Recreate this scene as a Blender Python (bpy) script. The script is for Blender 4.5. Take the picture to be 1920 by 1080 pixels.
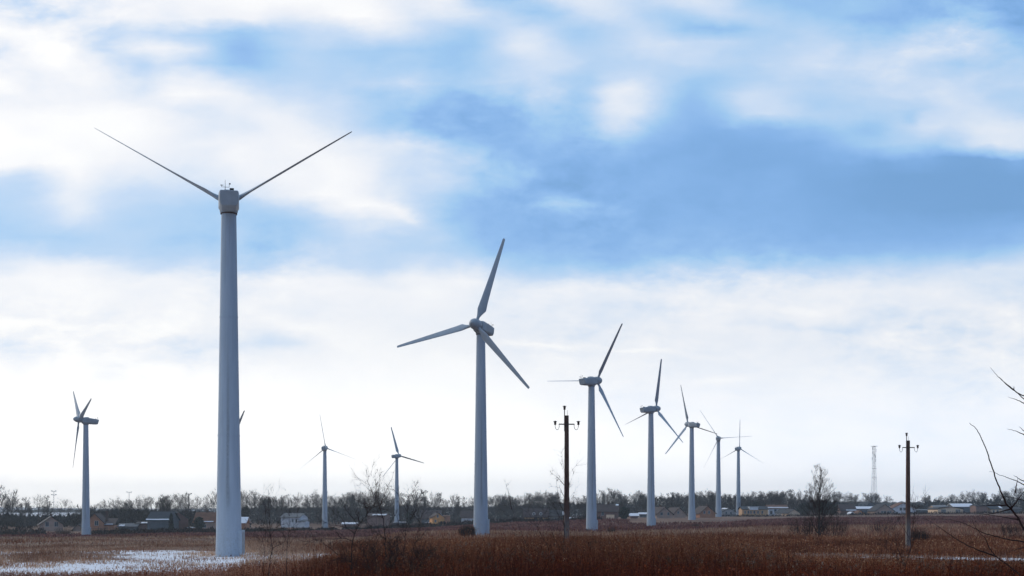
import bpy, math
import numpy as np
from mathutils import Matrix, Vector

# ------------------------------------------------------------------ clear
for o in list(bpy.data.objects):
    bpy.data.objects.remove(o)
scene = bpy.context.scene
COL = scene.collection
R = math.radians
FPX = 2560.0      # focal length in photograph pixels (1920 wide)
ZC = 4.4          # camera height above the field
HOR = 950.0       # horizon row in the photograph


def lin(r, g, b):
    f = lambda c: (c / 255 / 12.92) if c / 255 <= 0.04045 else ((c / 255 + 0.055) / 1.055) ** 2.4
    return (f(r), f(g), f(b), 1.0)


# ------------------------------------------------------------------ camera
cam_d = bpy.data.cameras.new("camera")
cam = bpy.data.objects.new("camera", cam_d)
COL.objects.link(cam)
cam.location = (0, 0, ZC)
cam.rotation_euler = (R(90), 0, 0)
cam_d.sensor_width = 36
cam_d.lens = 48
cam_d.shift_y = (HOR - 540) / 1920.0
cam_d.clip_start = 0.1
cam_d.clip_end = 20000
scene.camera = cam

# ------------------------------------------------------------------ exposure
scene.view_settings.view_transform = 'Standard'
scene.view_settings.look = 'None'
scene.view_settings.exposure = 0
scene.view_settings.gamma = 1
scene.view_settings.use_curve_mapping = False
scene.cycles.volume_bounces = 0
scene.cycles.use_denoising = True
scene.cycles.max_bounces = 5
scene.cycles.transparent_max_bounces = 4

SUN_AZ = R(-43)    # left of the view, in front
SUN_EL = R(22)
sun_dir = Vector((math.sin(SUN_AZ) * math.cos(SUN_EL), math.cos(SUN_AZ) * math.cos(SUN_EL), math.sin(SUN_EL)))
sd = bpy.data.lights.new("sun", 'SUN')
sd.energy = 0.9
sd.angle = R(10)
sd.color = (1.0, 0.90, 0.80)
sun = bpy.data.objects.new("sun", sd)
COL.objects.link(sun)
sun.rotation_euler = sun_dir.to_track_quat('Z', 'Y').to_euler()
sun.location = (0, 0, 60)

# ------------------------------------------------------------------ world: Nishita sky with cloud layer
world = bpy.data.worlds.new("World")
scene.world = world
world.use_nodes = True
NT = world.node_tree
NT.nodes.clear()


class G:
    """tiny node helper"""
    def __init__(s, nt):
        s.nt = nt

    def n(s, t, **k):
        nd = s.nt.nodes.new(t)
        for a, b in k.items():
            setattr(nd, a, b)
        return nd

    def put(s, sock, v):
        if hasattr(v, 'links') or isinstance(v, bpy.types.NodeSocket):
            s.nt.links.new(v, sock)
        else:
            sock.default_value = v

    def m(s, op, a, b=None, c=None, clamp=False):
        nd = s.n('ShaderNodeMath', operation=op, use_clamp=clamp)
        s.put(nd.inputs[0], a)
        if b is not None:
            s.put(nd.inputs[1], b)
        if c is not None:
            s.put(nd.inputs[2], c)
        return nd.outputs[0]

    def mr(s, v, a, b, c=0.0, d=1.0, kind='SMOOTHSTEP'):
        nd = s.n('ShaderNodeMapRange', interpolation_type=kind)
        s.put(nd.inputs[0], v)
        for i, x in enumerate((a, b, c, d)):
            s.put(nd.inputs[i + 1], x)
        return nd.outputs[0]

    def mixf(s, f, a, b):
        nd = s.n('ShaderNodeMix', data_type='FLOAT')
        s.put(nd.inputs[0], f); s.put(nd.inputs[2], a); s.put(nd.inputs[3], b)
        return nd.outputs[0]

    def mixc(s, f, a, b, mode='MIX'):
        nd = s.n('ShaderNodeMix', data_type='RGBA', blend_type=mode)
        s.put(nd.inputs[0], f); s.put(nd.inputs[6], a); s.put(nd.inputs[7], b)
        return nd.outputs[2]

    def noise(s, vec, scale, detail=4, rough=0.55, dist=0.0, dims='3D'):
        nd = s.n('ShaderNodeTexNoise', noise_dimensions=dims)
        s.put(nd.inputs['Vector'], vec)
        nd.inputs['Scale'].default_value = scale
        nd.inputs['Detail'].default_value = detail
        nd.inputs['Roughness'].default_value = rough
        nd.inputs['Distortion'].default_value = dist
        return nd

    def ramp(s, fac, stops, interp='LINEAR'):
        nd = s.n('ShaderNodeValToRGB')
        cr = nd.color_ramp
        cr.interpolation = interp
        while len(cr.elements) < len(stops):
            cr.elements.new(0.5)
        for e, (p, c) in zip(cr.elements, stops):
            e.position = p
            e.color = c
        s.put(nd.inputs[0], fac)
        return nd.outputs[0]

    def comb(s, x, y, z):
        nd = s.n('ShaderNodeCombineXYZ')
        s.put(nd.inputs[0], x); s.put(nd.inputs[1], y); s.put(nd.inputs[2], z)
        return nd.outputs[0]

    def sep(s, v):
        nd = s.n('ShaderNodeSeparateXYZ')
        s.put(nd.inputs[0], v)
        return nd.outputs


def build_world():
    g = G(NT)
    tc = g.n('ShaderNodeTexCoord')
    x, y, z = g.sep(tc.outputs['Generated'])
    yy = g.m('MAXIMUM', y, 0.12)
    u = g.m('DIVIDE', x, yy)              # direction north of the viewer, as tangents
    v = g.m('DIVIDE', z, yy)
    # flattened cloud coordinates
    uv = g.comb(u, g.m('MULTIPLY', v, 2.0), 0.0)
    w1 = g.noise(uv, 5.5, 4, 0.55)
    w2 = g.noise(uv, 17.0, 8, 0.66)
    s1 = g.sep(w1.outputs['Color']); s2 = g.sep(w2.outputs['Color'])
    du = g.m('ADD', g.m('MULTIPLY', g.m('SUBTRACT', s1[0], 0.5), 0.020), g.m('MULTIPLY', g.m('SUBTRACT', s2[0], 0.5), 0.032))
    dv = g.m('ADD', g.m('MULTIPLY', g.m('SUBTRACT', s1[1], 0.5), 0.012), g.m('MULTIPLY', g.m('SUBTRACT', s2[1], 0.5), 0.020))
    uw = g.m('ADD', u, du)
    vw = g.m('ADD', v, dv)
    # cover of the cloud deck: rows of elevation, each a ramp across azimuth (0 blue .. 10 white)
    X0, X1 = -0.375, 0.375
    t = g.m('DIVIDE', g.m('SUBTRACT', uw, X0), X1 - X0, clamp=True)
    rows = [
        (-60, [7, 7, 8, 8, 8, 9, 9, 9, 9, 9, 9, 9, 8, 6, 7, 4, 4, 6, 7, 6, 5, 6, 6, 5, 3, 3, 3, 4, 3, 2, 2, 2, 2]),
        (0,   [6.5, 6.5, 8, 8.6, 8.6, 9, 9, 9.5, 9.8, 9.8, 10, 9.8, 9.2, 7, 8.3, 4.5, 3.5, 6, 7.5, 6.5, 5, 6.5, 7.3, 6, 3.2, 2.5, 2.3, 3.3, 2, 2, 2.2, 1.8, 1]),
        (30,  [9, 7.3, 6.0, 7.2, 9.3, 8.3, 8.6, 9, 8.8, 7.3, 9.7, 9.9, 9.7, 7.6, 6.8, 6.5, 4.5, 3.2, 6, 7, 5, 3.8, 6.6, 6.6, 4.3, 3.4, 2.8, 2.3, 1.8, 2.4, 2.8, 2.5, 1.2]),
        (60,  [9.7, 9.6, 8.8, 6, 6.5, 5, 4.6, 2.5, 3.2, 4, 6.5, 5.8, 6.8, 6, 4, 3.8, 6, 5.6, 3.2, 5, 6, 3, 2.6, 3, 4.5, 4.8, 4.2, 3, 3, 4, 5.8, 4, 1.8]),
        (90,  [7, 9.9, 10, 8, 6.6, 8.4, 7.8, 2.2, 1.2, 4.6, 4.2, 3.6, 3.2, 3.4, 3, 3.6, 7.3, 7, 4.8, 4.6, 6.5, 6.2, 5.8, 5, 5, 6.2, 5.6, 5.8, 5.8, 6.3, 6.4, 4.4, 2.8]),
        (120, [8.3, 9.3, 9.8, 9, 5, 6.4, 5.8, 2.6, 2, 5, 4, 4, 3.8, 4.2, 3.3, 4.5, 5.8, 6.8, 5.2, 4.2, 5, 5.4, 5.6, 4.6, 5.8, 6.2, 6.6, 6, 6, 5, 4.6, 4.2, 4.5]),
        (150, [10, 9, 8.3, 9.5, 6, 8, 8.6, 7, 4.5, 4.8, 4.6, 4, 5, 6, 4.4, 4.6, 6.3, 6, 4, 5.3, 5.5, 3.2, 3.6, 3.8, 4.8, 5.4, 4.8, 5.6, 5.8, 6.2, 6.2, 5.6, 5.8]),
        (180, [8.5, 8.6, 8.6, 9, 7.5, 9.2, 9.6, 9.3, 7.8, 6, 5.8, 4.8, 3.2, 3.2, 2.2, 2.6, 3.2, 6, 3, 8, 7.5, 2.8, 2.4, 6, 6, 4.8, 3.6, 5.2, 5.6, 6.4, 6.8, 5.2, 4.6]),
        (210, [9.6, 9.6, 9.8, 9.9, 9.7, 8.6, 7.6, 7.5, 9, 8.5, 6, 5.4, 3.2, 1.9, 1.6, 1.8, 2.0, 3.6, 3.2, 8, 6.2, 2.2, 1.4, 5.5, 6.6, 5, 4.6, 4.2, 4.2, 4.8, 7, 6.2, 4.8]),
        (240, [10, 9.4, 9.9, 9.9, 9.9, 9.3, 8, 7, 8.5, 9.3, 7.8, 5.8, 4.2, 2.6, 2.0, 1.8, 1.8, 2.4, 2.8, 6.6, 3.6, 2, 1, 1.2, 1.6, 1.6, 3, 3.6, 4, 6.6, 6.8, 7.6, 7.2]),
        (270, [10, 10, 9.6, 9.8, 9.6, 8.8, 8.3, 8.8, 9.4, 8.9, 9.6, 7.8, 7.3, 7.2, 3.5, 2.2, 1.4, 1.4, 2.2, 3, 1.8, 1.2, .8, .8, .9, .9, 1, 2.8, 4, 4, 4.5, 7, 6.8]),
        (300, [9.5, 9.5, 10, 9.4, 8.5, 9.3, 7, 9, 9.5, 8.5, 9.7, 9.3, 8, 6.2, 5.5, 3.2, 2, 1.2, 1.2, 1.2, 1.2, 1, .8, .4, .8, .6, .5, .5, .3, 1, .2, .2, .8]),
        (330, [5.6, 5.8, 9.6, 8, 7.8, 7.6, 6.2, 7.4, 8.8, 9.4, 9, 9.8, 8.2, 6, 6, 3.5, 3, 1.4, 1.1, 1, 1, 1.1, .9, .6, .9, .7, .4, .2, 0, 0, 0, 0, 0]),
        (360, [5, 5, 8.2, 7, 6, 5.6, 5, 5.2, 6, 9, 9.5, 9.9, 7.4, 5.6, 4.5, 3, 2, 1.6, 1.1, 1.1, 1.1, 1, .9, .9, 1, .9, .5, .3, .1, .1, 0, 0, 0]),
        (390, [4.4, 5, 7.8, 5.8, 5, 4.2, 3.8, 3.8, 3.6, 4, 8, 9.7, 9, 5, 2.8, 1.8, 1.5, 2.4, 1.9, 1.3, 1.1, 1.1, 1.1, 1, 1.1, 1, .7, .5, .3, .2, .1, 0, .1]),
        (420, [3.6, 4.4, 6.8, 5, 4.6, 4, 3.6, 3.4, 3.2, 3.2, 4, 7.6, 6.6, 6.4, 2.8, 1.8, 1.3, 1.2, 1.5, 1.7, 1.6, 1.5, 1.2, 1.1, 1.1, 1.1, 1, .9, .8, .8, .8, .9, 1]),
        (450, [3.6, 4, 3.8, 4.2, 4.5, 4, 3.6, 3.4, 3.2, 3.2, 4, 5.8, 5.4, 5, 4.4, 2.4, 1.6, 1.4, 1.5, 1.6, 1.7, 1.9, 1.7, 1.6, 1.5, 1.5, 1.5, 1.5, 1.5, 1.6, 1.6, 1.7, 2.2]),
        (475, [6, 6.3, 5, 5, 4.9, 4.6, 4.2, 3.8, 3.6, 4.6, 5.8, 5.4, 4.8, 4.8, 4.4, 3.4, 2.1, 2.1, 2.1, 2.1, 2.1, 2.2, 2.2, 2.2, 2.1, 2.1, 2.2, 2.2, 2.5, 2.8, 3, 3.8, 5.5]),
        (500, [7.2, 8.6, 8.6, 8.2, 7, 6, 5.5, 5, 4.5, 6, 7, 5.8, 5, 6.3, 6.6, 6.6, 3.6, 3.2, 3, 3, 3.2, 5.2, 4.8, 4.6, 4.6, 4.6, 4.8, 5, 5.4, 5.8, 6.6, 7.2, 7.2]),
        (525, [9, 9.3, 9.2, 9.2, 9.2, 9, 8.6, 8.6, 8.6, 9, 9, 8.4, 7.4, 8.8, 9, 9, 6, 5.4, 5.6, 5.6, 6.4, 7.6, 7.3, 7.6, 7.4, 6.8, 7.5, 7.8, 7.8, 7.6, 7.7, 7.3, 6.6]),
        (545, [9, 9.5, 9, 8.8, 8.3, 9, 9, 9.2, 8, 8.5, 8.5, 8, 8, 8.6, 8.4, 8.3, 7]),
        (590, [8.8, 9.2, 8.8, 9.3, 8.8, 8.2, 8.6, 8.8, 7.8, 8.4, 7.6, 8.8, 8.6, 8.6, 7.4, 8.0, 8.2]),
        (615, [9.8, 8.5, 9.8, 9.3, 9.3, 9.3, 8.6, 8.8, 8.2, 8.0, 8.2, 8.6, 8.6, 8.2, 7.4, 8.2, 8.6]),
        (645, [8.4, 8.8, 9.3, 8.3, 7.4, 9.4, 9.3, 9, 8.5, 8.7, 8.7, 8.2, 8.4, 8.2, 8, 8.5, 8.2]),
        (690, [9.5, 9.5, 9.5, 9.6, 9.3, 9.4, 9.5, 9.6, 9, 9.2, 9, 8.4, 8.3, 8.2, 8.0, 8.1, 8.1]),
        (740, [9.7, 9.8, 9.8, 9.7, 9.8, 9.8, 9.8, 9.7, 9.4, 8.8, 8.6, 9.2, 8.4, 8.6, 8.2, 8.2, 8.3]),
        (800, [9.8, 9.8, 9.8, 9.8, 9.8, 9.8, 9.8, 9.8, 9.6, 9.4, 9.2, 9, 8.6, 8.5, 8.3, 8.1, 8.1]),
        (950, [9.9, 9.9, 9.9, 9.9, 9.9, 9.9, 9.9, 9.9, 9.8, 9.6, 9.4, 9.2, 8.9, 8.7, 8.5, 8.3, 8.2]),
    ]
    cur = None
    for i, (py, vals) in enumerate(rows):
        nn = len(vals); n = 31
        vals = np.interp(np.linspace(0, 1, n), np.linspace(0, 1, nn), vals)
        st = [(k / (n - 1), (a / 10.0,) * 3 + (1,)) for k, a in enumerate(vals)]
        rr = g.ramp(t, st, 'B_SPLINE' if False else 'CARDINAL')
        if cur is None:
            cur = rr
        else:
            va = (HOR - rows[i - 1][0]) / FPX
            vb = (HOR - py) / FPX
            f = g.mr(vw, va, vb, 0.0, 1.0, 'LINEAR' if py < 950 else 'LINEAR')
            cur = g.mixc(f, cur, rr)
    bw = g.n('ShaderNodeRGBToBW'); g.put(bw.inputs[0], cur)
    F_in = bw.outputs[0]
    # individual cloud bodies (+) and blue gaps (-): azimuth/elevation centre, size, slant, strength
    BL = [(750, 408, 36, 12, 34, .15), (60, 608, 80, 6, 4, .10), (45, 652, 60, 15, 0, -.14), (285, 642, 70, 8, -8, -.12), (525, 637, 62, 18, 10, -.24), (375, 650, 42, 12, 0, -.18), (505, 598, 100, 12, 16, .06),
          (1500, 614, 120, 8, 6, -.16), (1730, 616, 45, 7, 0, -.16), (1230, 572, 120, 10, 3, -.10), (1010, 650, 70, 6, 3, .12), (1010, 664, 80, 6, 3, -.06), (1200, 655, 80, 5, 4, .10), (1500, 585, 110, 8, 4, .08), (1360, 710, 60, 7, -6, .08), (1390, 735, 70, 8, 0, -.06),
          (1095, 386, 60, 8, 3, .09), (1722, 222, 16, 10, 0, -.20), (1640, 238, 36, 14, 10, -.14)]
    for (cx, cy, rx, ry, an, am) in BL:
        cu_, cv_ = (cx - 960) / FPX, (HOR - cy) / FPX
        a_ = R(-an)
        ux = g.m('SUBTRACT', uw, cu_); vy = g.m('SUBTRACT', vw, cv_)
        p_ = g.m('ADD', g.m('MULTIPLY', ux, math.cos(a_) / (rx / FPX)), g.m('MULTIPLY', vy, math.sin(a_) / (rx / FPX)))
        q_ = g.m('ADD', g.m('MULTIPLY', ux, -math.sin(a_) / (ry / FPX)), g.m('MULTIPLY', vy, math.cos(a_) / (ry / FPX)))
        rr_ = g.m('ADD', g.m('MULTIPLY', p_, p_), g.m('MULTIPLY', q_, q_))
        F_in = g.m('ADD', F_in, g.m('MULTIPLY', g.m('EXPONENT', g.m('MULTIPLY', rr_, -0.8)), am * (0.95 if am > 0 else 0.68)))
    F_in = g.m('MINIMUM', g.m('MAXIMUM', F_in, 0.0), 1.0)
    # generic cloud cover elsewhere round the sky, on a flat layer overhead
    zz = g.m('ADD', g.m('MAXIMUM', z, 0.0), 0.12)
    pl = g.comb(g.m('DIVIDE', x, zz), g.m('DIVIDE', y, zz), 0.0)
    gn = g.noise(pl, 0.9, 6, 0.58, 0.3)
    F_out = g.mr(gn.outputs['Fac'], 0.36, 0.62, 0.15, 0.95)
    F_out = g.mixf(g.mr(z, 0.0, 0.14, 0.75, 0.0), F_out, 0.9)
    m1 = g.mr(g.m('ABSOLUTE', u), 0.42, 0.70, 1.0, 0.0)
    m2 = g.mr(v, 0.42, 0.62, 1.0, 0.0)
    m3 = g.mr(y, 0.15, 0.35, 0.0, 1.0)
    inside = g.m('MULTIPLY', g.m('MULTIPLY', m1, m2), m3)
    Fm = g.mixf(inside, F_out, F_in)
    # wisps: break up edges where cover is intermediate
    fn = g.noise(uv, 26.0, 7, 0.62, 0.2)
    fn2 = g.noise(uv, 9.0, 5, 0.6, 0.3)
    wm = g.mr(g.noise(uv, 3.2, 2, 0.5).outputs['Fac'], 0.42, 0.66, 0.25, 1.9)
    edge = g.m('MULTIPLY', g.m('MULTIPLY', Fm, g.m('SUBTRACT', 1.06, Fm)), 4.0, clamp=True)
    dn = g.m('ADD', g.m('MULTIPLY', g.m('MULTIPLY', g.m('SUBTRACT', fn.outputs['Fac'], 0.5), wm), 0.60), g.m('MULTIPLY', g.m('SUBTRACT', fn2.outputs['Fac'], 0.5), 0.36))
    Fc = g.m('ADD', Fm, g.m('MULTIPLY', dn, g.m('ADD', g.m('MULTIPLY', edge, 0.9), 0.05)), clamp=True)
    # contrast a little
    col = g.ramp(Fc, [
        (0.0, lin(116, 164, 216)), (0.06, lin(125, 173, 227)), (0.12, lin(134, 181, 235)), (0.2, lin(147, 191, 241)), (0.3, lin(160, 203, 244)), (0.4, lin(176, 211, 246)), (0.5, lin(190, 217, 247)),
        (0.6, lin(206, 225, 249)), (0.7, lin(222, 234, 250)), (0.8, lin(236, 242, 252)), (0.9, lin(247, 249, 254)), (1.0, (1.04, 1.04, 1.04, 1.0))])
    # lower right of the sky a shade greyer-lilac comes from cover < 1
    # brightness falls off away from the veiled sun
    sx = g.n('ShaderNodeVectorMath', operation='DOT_PRODUCT')
    g.put(sx.inputs[0], tc.outputs['Generated']); sx.inputs[1].default_value = sun_dir
    ca = sx.outputs['Value']
    away = g.m('MULTIPLY', g.mr(ca, -0.75, 0.35, BACK, 1.0), g.mr(z, 0.0, 0.13, 1.32, 1.0))
    cl = g.n('ShaderNodeVectorMath', operation='SCALE')
    g.put(cl.inputs[0], col); g.put(cl.inputs[3], g.m('MULTIPLY', away, 1.0 / SKY_STR))
    # clouds turned from the sun are bluer
    tint = g.mixc(g.mr(ca, -0.6, 0.3), (0.38, 0.72, 1.25, 1), (1, 1, 1, 1))
    cl2 = g.mixc(1.0, cl.outputs[0], tint, 'MULTIPLY')
    sky = g.n('ShaderNodeTexSky', sky_type='NISHITA')
    sky.sun_disc = False
    sky.sun_elevation = SUN_EL
    sky.sun_rotation = SUN_AZ % (2 * math.pi)
    sky.air_density = 1.0; sky.dust_density = 1.0; sky.ozone_density = 1.0
    skc = g.n('ShaderNodeVectorMath', operation='SCALE')
    g.put(skc.inputs[0], sky.outputs[0]); skc.inputs[3].default_value = 1.0
    f = g.mixf(inside, g.mr(Fc, 0.05, 0.6, 0.45, 0.85), 0.93)
    out_c = g.mixc(f, skc.outputs[0], cl2)
    bg = g.n('ShaderNodeBackground')
    g.put(bg.inputs[0], out_c); bg.inputs[1].default_value = SKY_STR
    wo = g.n('ShaderNodeOutputWorld')
    NT.links.new(bg.outputs[0], wo.inputs[0])


SKY_STR = 0.10
BACK = 0.40
build_world()
try:
    world.cycles.sampling_method = 'MANUAL'
    world.cycles.sample_map_resolution = 1024
except Exception:
    pass

# ------------------------------------------------------------------ helpers
rs = np.random.RandomState(7)


def X_at(px, d):
    return (px - 960.0) / FPX * d


def Z_at(py, d):
    return ZC - (py - HOR) / FPX * d


def mesh_np(name, V, tris=None, faces=None, mats=(), smooth=False):
    me = bpy.data.meshes.new(name)
    if tris is not None:
        V = np.asarray(V, dtype=np.float32).reshape(-1, 3)
        T = np.asarray(tris, dtype=np.int32).reshape(-1, 3)
        me.vertices.add(len(V)); me.vertices.foreach_set('co', V.ravel())
        me.loops.add(T.size); me.loops.foreach_set('vertex_index', T.ravel())
        me.polygons.add(len(T))
        me.polygons.foreach_set('loop_start', np.arange(0, T.size, 3, dtype=np.int32))
        me.polygons.foreach_set('loop_total', np.full(len(T), 3, dtype=np.int32))
        me.update(calc_edges=True)
    else:
        me.from_pydata([tuple(v) for v in V], [], [tuple(f) for f in faces])
        me.update()
    for m in mats:
        me.materials.append(m)
    if smooth:
        me.polygons.foreach_set('use_smooth', np.ones(len(me.polygons), dtype=bool))
        me.update()
    return me


def link(name, me, parent=None, loc=None, mat4=None):
    o = bpy.data.objects.new(name, me)
    COL.objects.link(o)
    if parent is not None:
        o.parent = parent
    if loc is not None:
        o.location = loc
    if mat4 is not None:
        o.matrix_basis = mat4
    return o


def tag(o, label=None, cat=None, group=None, kind=None):
    if label: o['label'] = label
    if cat: o['category'] = cat
    if group: o['group'] = group
    if kind: o['kind'] = kind
    return o


def empty(name, loc, rz=0.0):
    o = bpy.data.objects.new(name, None)
    COL.objects.link(o)
    o.location = loc
    o.rotation_euler = (0, 0, rz)
    o.empty_display_size = 0.3
    return o


class MB:
    """collects polygons"""
    def __init__(s):
        s.v = []; s.f = []

    def add(s, vs, fs):
        b = len(s.v)
        s.v += [tuple(p) for p in vs]
        s.f += [tuple(i + b for i in f) for f in fs]

    def box(s, x0, x1, y0, y1, z0, z1):
        s.add([(x0, y0, z0), (x1, y0, z0), (x1, y1, z0), (x0, y1, z0), (x0, y0, z1), (x1, y0, z1), (x1, y1, z1), (x0, y1, z1)],
              [(0, 3, 2, 1), (4, 5, 6, 7), (0, 1, 5, 4), (1, 2, 6, 5), (2, 3, 7, 6), (3, 0, 4, 7)])

    def tube(s, pts, rad, n=6, cap=True):
        pts = [Vector(p) for p in pts]
        rings = []
        for i, p in enumerate(pts):
            a = pts[max(i - 1, 0)]; b = pts[min(i + 1, len(pts) - 1)]
            t = (b - a)
            t = t.normalized() if t.length > 1e-9 else Vector((0, 0, 1))
            ref = Vector((0, 0, 1)) if abs(t.z) < 0.9 else Vector((1, 0, 0))
            e1 = t.cross(ref).normalized(); e2 = t.cross(e1)
            r = rad[i] if hasattr(rad, '__len__') else rad
            rings.append([p + e1 * (r * math.cos(2 * math.pi * k / n)) + e2 * (r * math.sin(2 * math.pi * k / n)) for k in range(n)])
        vs = [q for r_ in rings for q in r_]
        fs = []
        for i in range(len(rings) - 1):
            for k in range(n):
                a = i * n + k; b = i * n + (k + 1) % n
                fs.append((a, a + n, b + n, b))
        if cap:
            fs.append(tuple(range(n)))
            fs.append(tuple((len(rings) - 1) * n + k for k in reversed(range(n))))
        s.add(vs, fs)

    def lathe(s, prof, n=32, axis='z', cap=True):
        vs = []; fs = []
        for (r, h) in prof:
            for k in range(n):
                a = 2 * math.pi * k / n
                c, d = r * math.cos(a), r * math.sin(a)
                vs.append((c, d, h) if axis == 'z' else (c, h, -d))
        m = len(prof)
        for i in range(m - 1):
            for k in range(n):
                a = i * n + k; b = i * n + (k + 1) % n
                fs.append((a, b, b + n, a + n))
        if cap:
            fs.append(tuple(reversed(range(n))))
            fs.append(tuple((m - 1) * n + k for k in range(n)))
        s.add(vs, fs)

    def loft(s, sections):
        n = len(sections[0]); vs = [p for sec in sections for p in sec]; fs = []
        for i in range(len(sections) - 1):
            for k in range(n):
                a = i * n + k; b = i * n + (k + 1) % n
                fs.append((a, b, b + n, a + n))
        fs.append(tuple(reversed(range(n))))
        fs.append(tuple((len(sections) - 1) * n + k for k in range(n)))
        s.add(vs, fs)

    def mesh(s, name, mat, smooth=False, auto=None):
        me = mesh_np(name, s.v, faces=s.f, mats=[mat])
        if smooth:
            me.polygons.foreach_set('use_smooth', np.ones(len(me.polygons), dtype=bool))
            if auto:
                me.set_sharp_from_angle(angle=R(auto))
        return me

    def build(s, name, mat, parent=None, smooth=False, auto=None, loc=None, mat4=None):
        return link(name, s.mesh(name, mat, smooth, auto), parent, loc, mat4)


# ------------------------------------------------------------------ materials
MATS = {}


def material(name, fn):
    if name in MATS:
        return MATS[name]
    m = bpy.data.materials.new(name)
    m.use_nodes = True
    m.node_tree.nodes.clear()
    g = G(m.node_tree)
    out = g.n('ShaderNodeOutputMaterial')
    b = g.n('ShaderNodeBsdfPrincipled')
    b.inputs['Specular IOR Level'].default_value = 0.3
    b.inputs['Roughness'].default_value = 0.8
    g.nt.links.new(b.outputs[0], out.inputs['Surface'])
    fn(g, b)
    MATS[name] = m
    return m


def simple(name, c, rough=0.8, var=0.15, scale=1.5, c2=None, spec=0.3, bump=0.0, stretch=(1, 1, 1)):
    def fn(g, b):
        tc = g.n('ShaderNodeTexCoord')
        mp = g.n('ShaderNodeMapping'); mp.inputs['Scale'].default_value = stretch
        g.put(mp.inputs[0], tc.outputs['Object'])
        nz = g.noise(mp.outputs[0], scale, 5, 0.6)
        ca = tuple(max(0, x * (1 - var)) for x in c[:3]) + (1,)
        cb = tuple(x * (1 + var) for x in c[:3]) + (1,) if c2 is None else tuple(c2[:3]) + (1,)
        f = g.mr(nz.outputs['Fac'], 0.3, 0.7)
        g.put(b.inputs['Base Color'], g.mixc(f, ca, cb))
        b.inputs['Roughness'].default_value = rough
        b.inputs['Specular IOR Level'].default_value = spec
        if bump:
            bp = g.n('ShaderNodeBump'); bp.inputs['Strength'].default_value = bump
            g.put(bp.inputs['Height'], nz.outputs['Fac']); g.put(b.inputs['Normal'], bp.outputs[0])
    return material(name, fn)


def m_tower():
    def fn(g, b):
        tc = g.n('ShaderNodeTexCoord')
        x, y, z = g.sep(tc.outputs['Object'])
        ang = g.m('ARCTAN2', y, x)
        sv = g.comb(g.m('MULTIPLY', ang, 0.9), g.m('MULTIPLY', z, 0.10), 0.0)
        n1 = g.noise(sv, 2.2, 6, 0.62)
        sv2 = g.comb(g.m('MULTIPLY', ang, 1.5), g.m('MULTIPLY', z, 0.06), 3.0)
        n2 = g.noise(sv2, 2.0, 4, 0.55)
        n3 = g.noise(tc.outputs['Object'], 7.0, 5, 0.65)
        base = g.mixc(g.mr(n1.outputs['Fac'], 0.35, 0.7), (0.42, 0.475, 0.53, 1), (0.48, 0.535, 0.59, 1))
        # grey grime streak running down one side of the lower tower
        da = g.m('ABSOLUTE', g.m('ADD', g.m('ADD', ang, 1.45), g.m('MULTIPLY', g.m('SUBTRACT', n1.outputs['Fac'], 0.5), 0.35)))
        stk = g.mr(da, 0.02, 0.22, 1.0, 0.0)
        zz = g.m('MULTIPLY', g.mr(z, 3.0, 6.0, 0.0, 1.0), g.mr(z, 10.0, 22.0, 1.0, 0.0))
        stain = g.m('MULTIPLY', g.m('MULTIPLY', stk, zz), g.mr(n3.outputs['Fac'], 0.25, 0.6, 0.45, 1.0))
        base = g.mixc(g.m('MULTIPLY', stain, 0.62), base, (0.19, 0.20, 0.20, 1))
        base = g.mixc(g.m('MULTIPLY', g.mr(n2.outputs['Fac'], 0.50, 0.72), 0.25), base, (0.30, 0.31, 0.31, 1))
        # mud splash and blotches near the foot
        foot = g.m('MULTIPLY', g.mr(z, 0.3, 4.0, 1.0, 0.0), g.mr(n3.outputs['Fac'], 0.48, 0.68))
        base = g.mixc(g.m('MULTIPLY', foot, 0.5), base, (0.27, 0.25, 0.22, 1))
        # rust bleeding under the collar
        top = g.m('MULTIPLY', g.mr(z, 26.0, 30.2, 0.0, 1.0), g.mr(n1.outputs['Fac'], 0.58, 0.72))
        base = g.mixc(g.m('MULTIPLY', top, 0.45), base, (0.28, 0.17, 0.12, 1))
        g.put(b.inputs['Base Color'], base)
        b.inputs['Roughness'].default_value = 0.6
        b.inputs['Specular IOR Level'].default_value = 0.25
    return material('tower_paint', fn)


def m_weed(name, cols, rough=0.95, top=None):
    """per-stem colour variation"""
    def fn(g, b):
        ge = g.n('ShaderNodeNewGeometry')
        rpi = ge.outputs['Random Per Island']
        st = [(i / max(1, len(cols) - 1), tuple(c) + (1,)) for i, c in enumerate(cols)]
        c = g.ramp(rpi, st)
        nz = g.noise(ge.outputs['Position'], 0.10, 4, 0.6)
        c = g.mixc(g.mr(nz.outputs['Fac'], 0.38, 0.60, 0.0, 1.0), c, g.mixc(1.0, c, (0.50, 0.38, 0.33, 1), 'MULTIPLY'))
        g.put(b.inputs['Base Color'], c)
        b.inputs['Roughness'].default_value = rough
        b.inputs['Specular IOR Level'].default_value = 0.1
    return material(name, fn)


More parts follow.
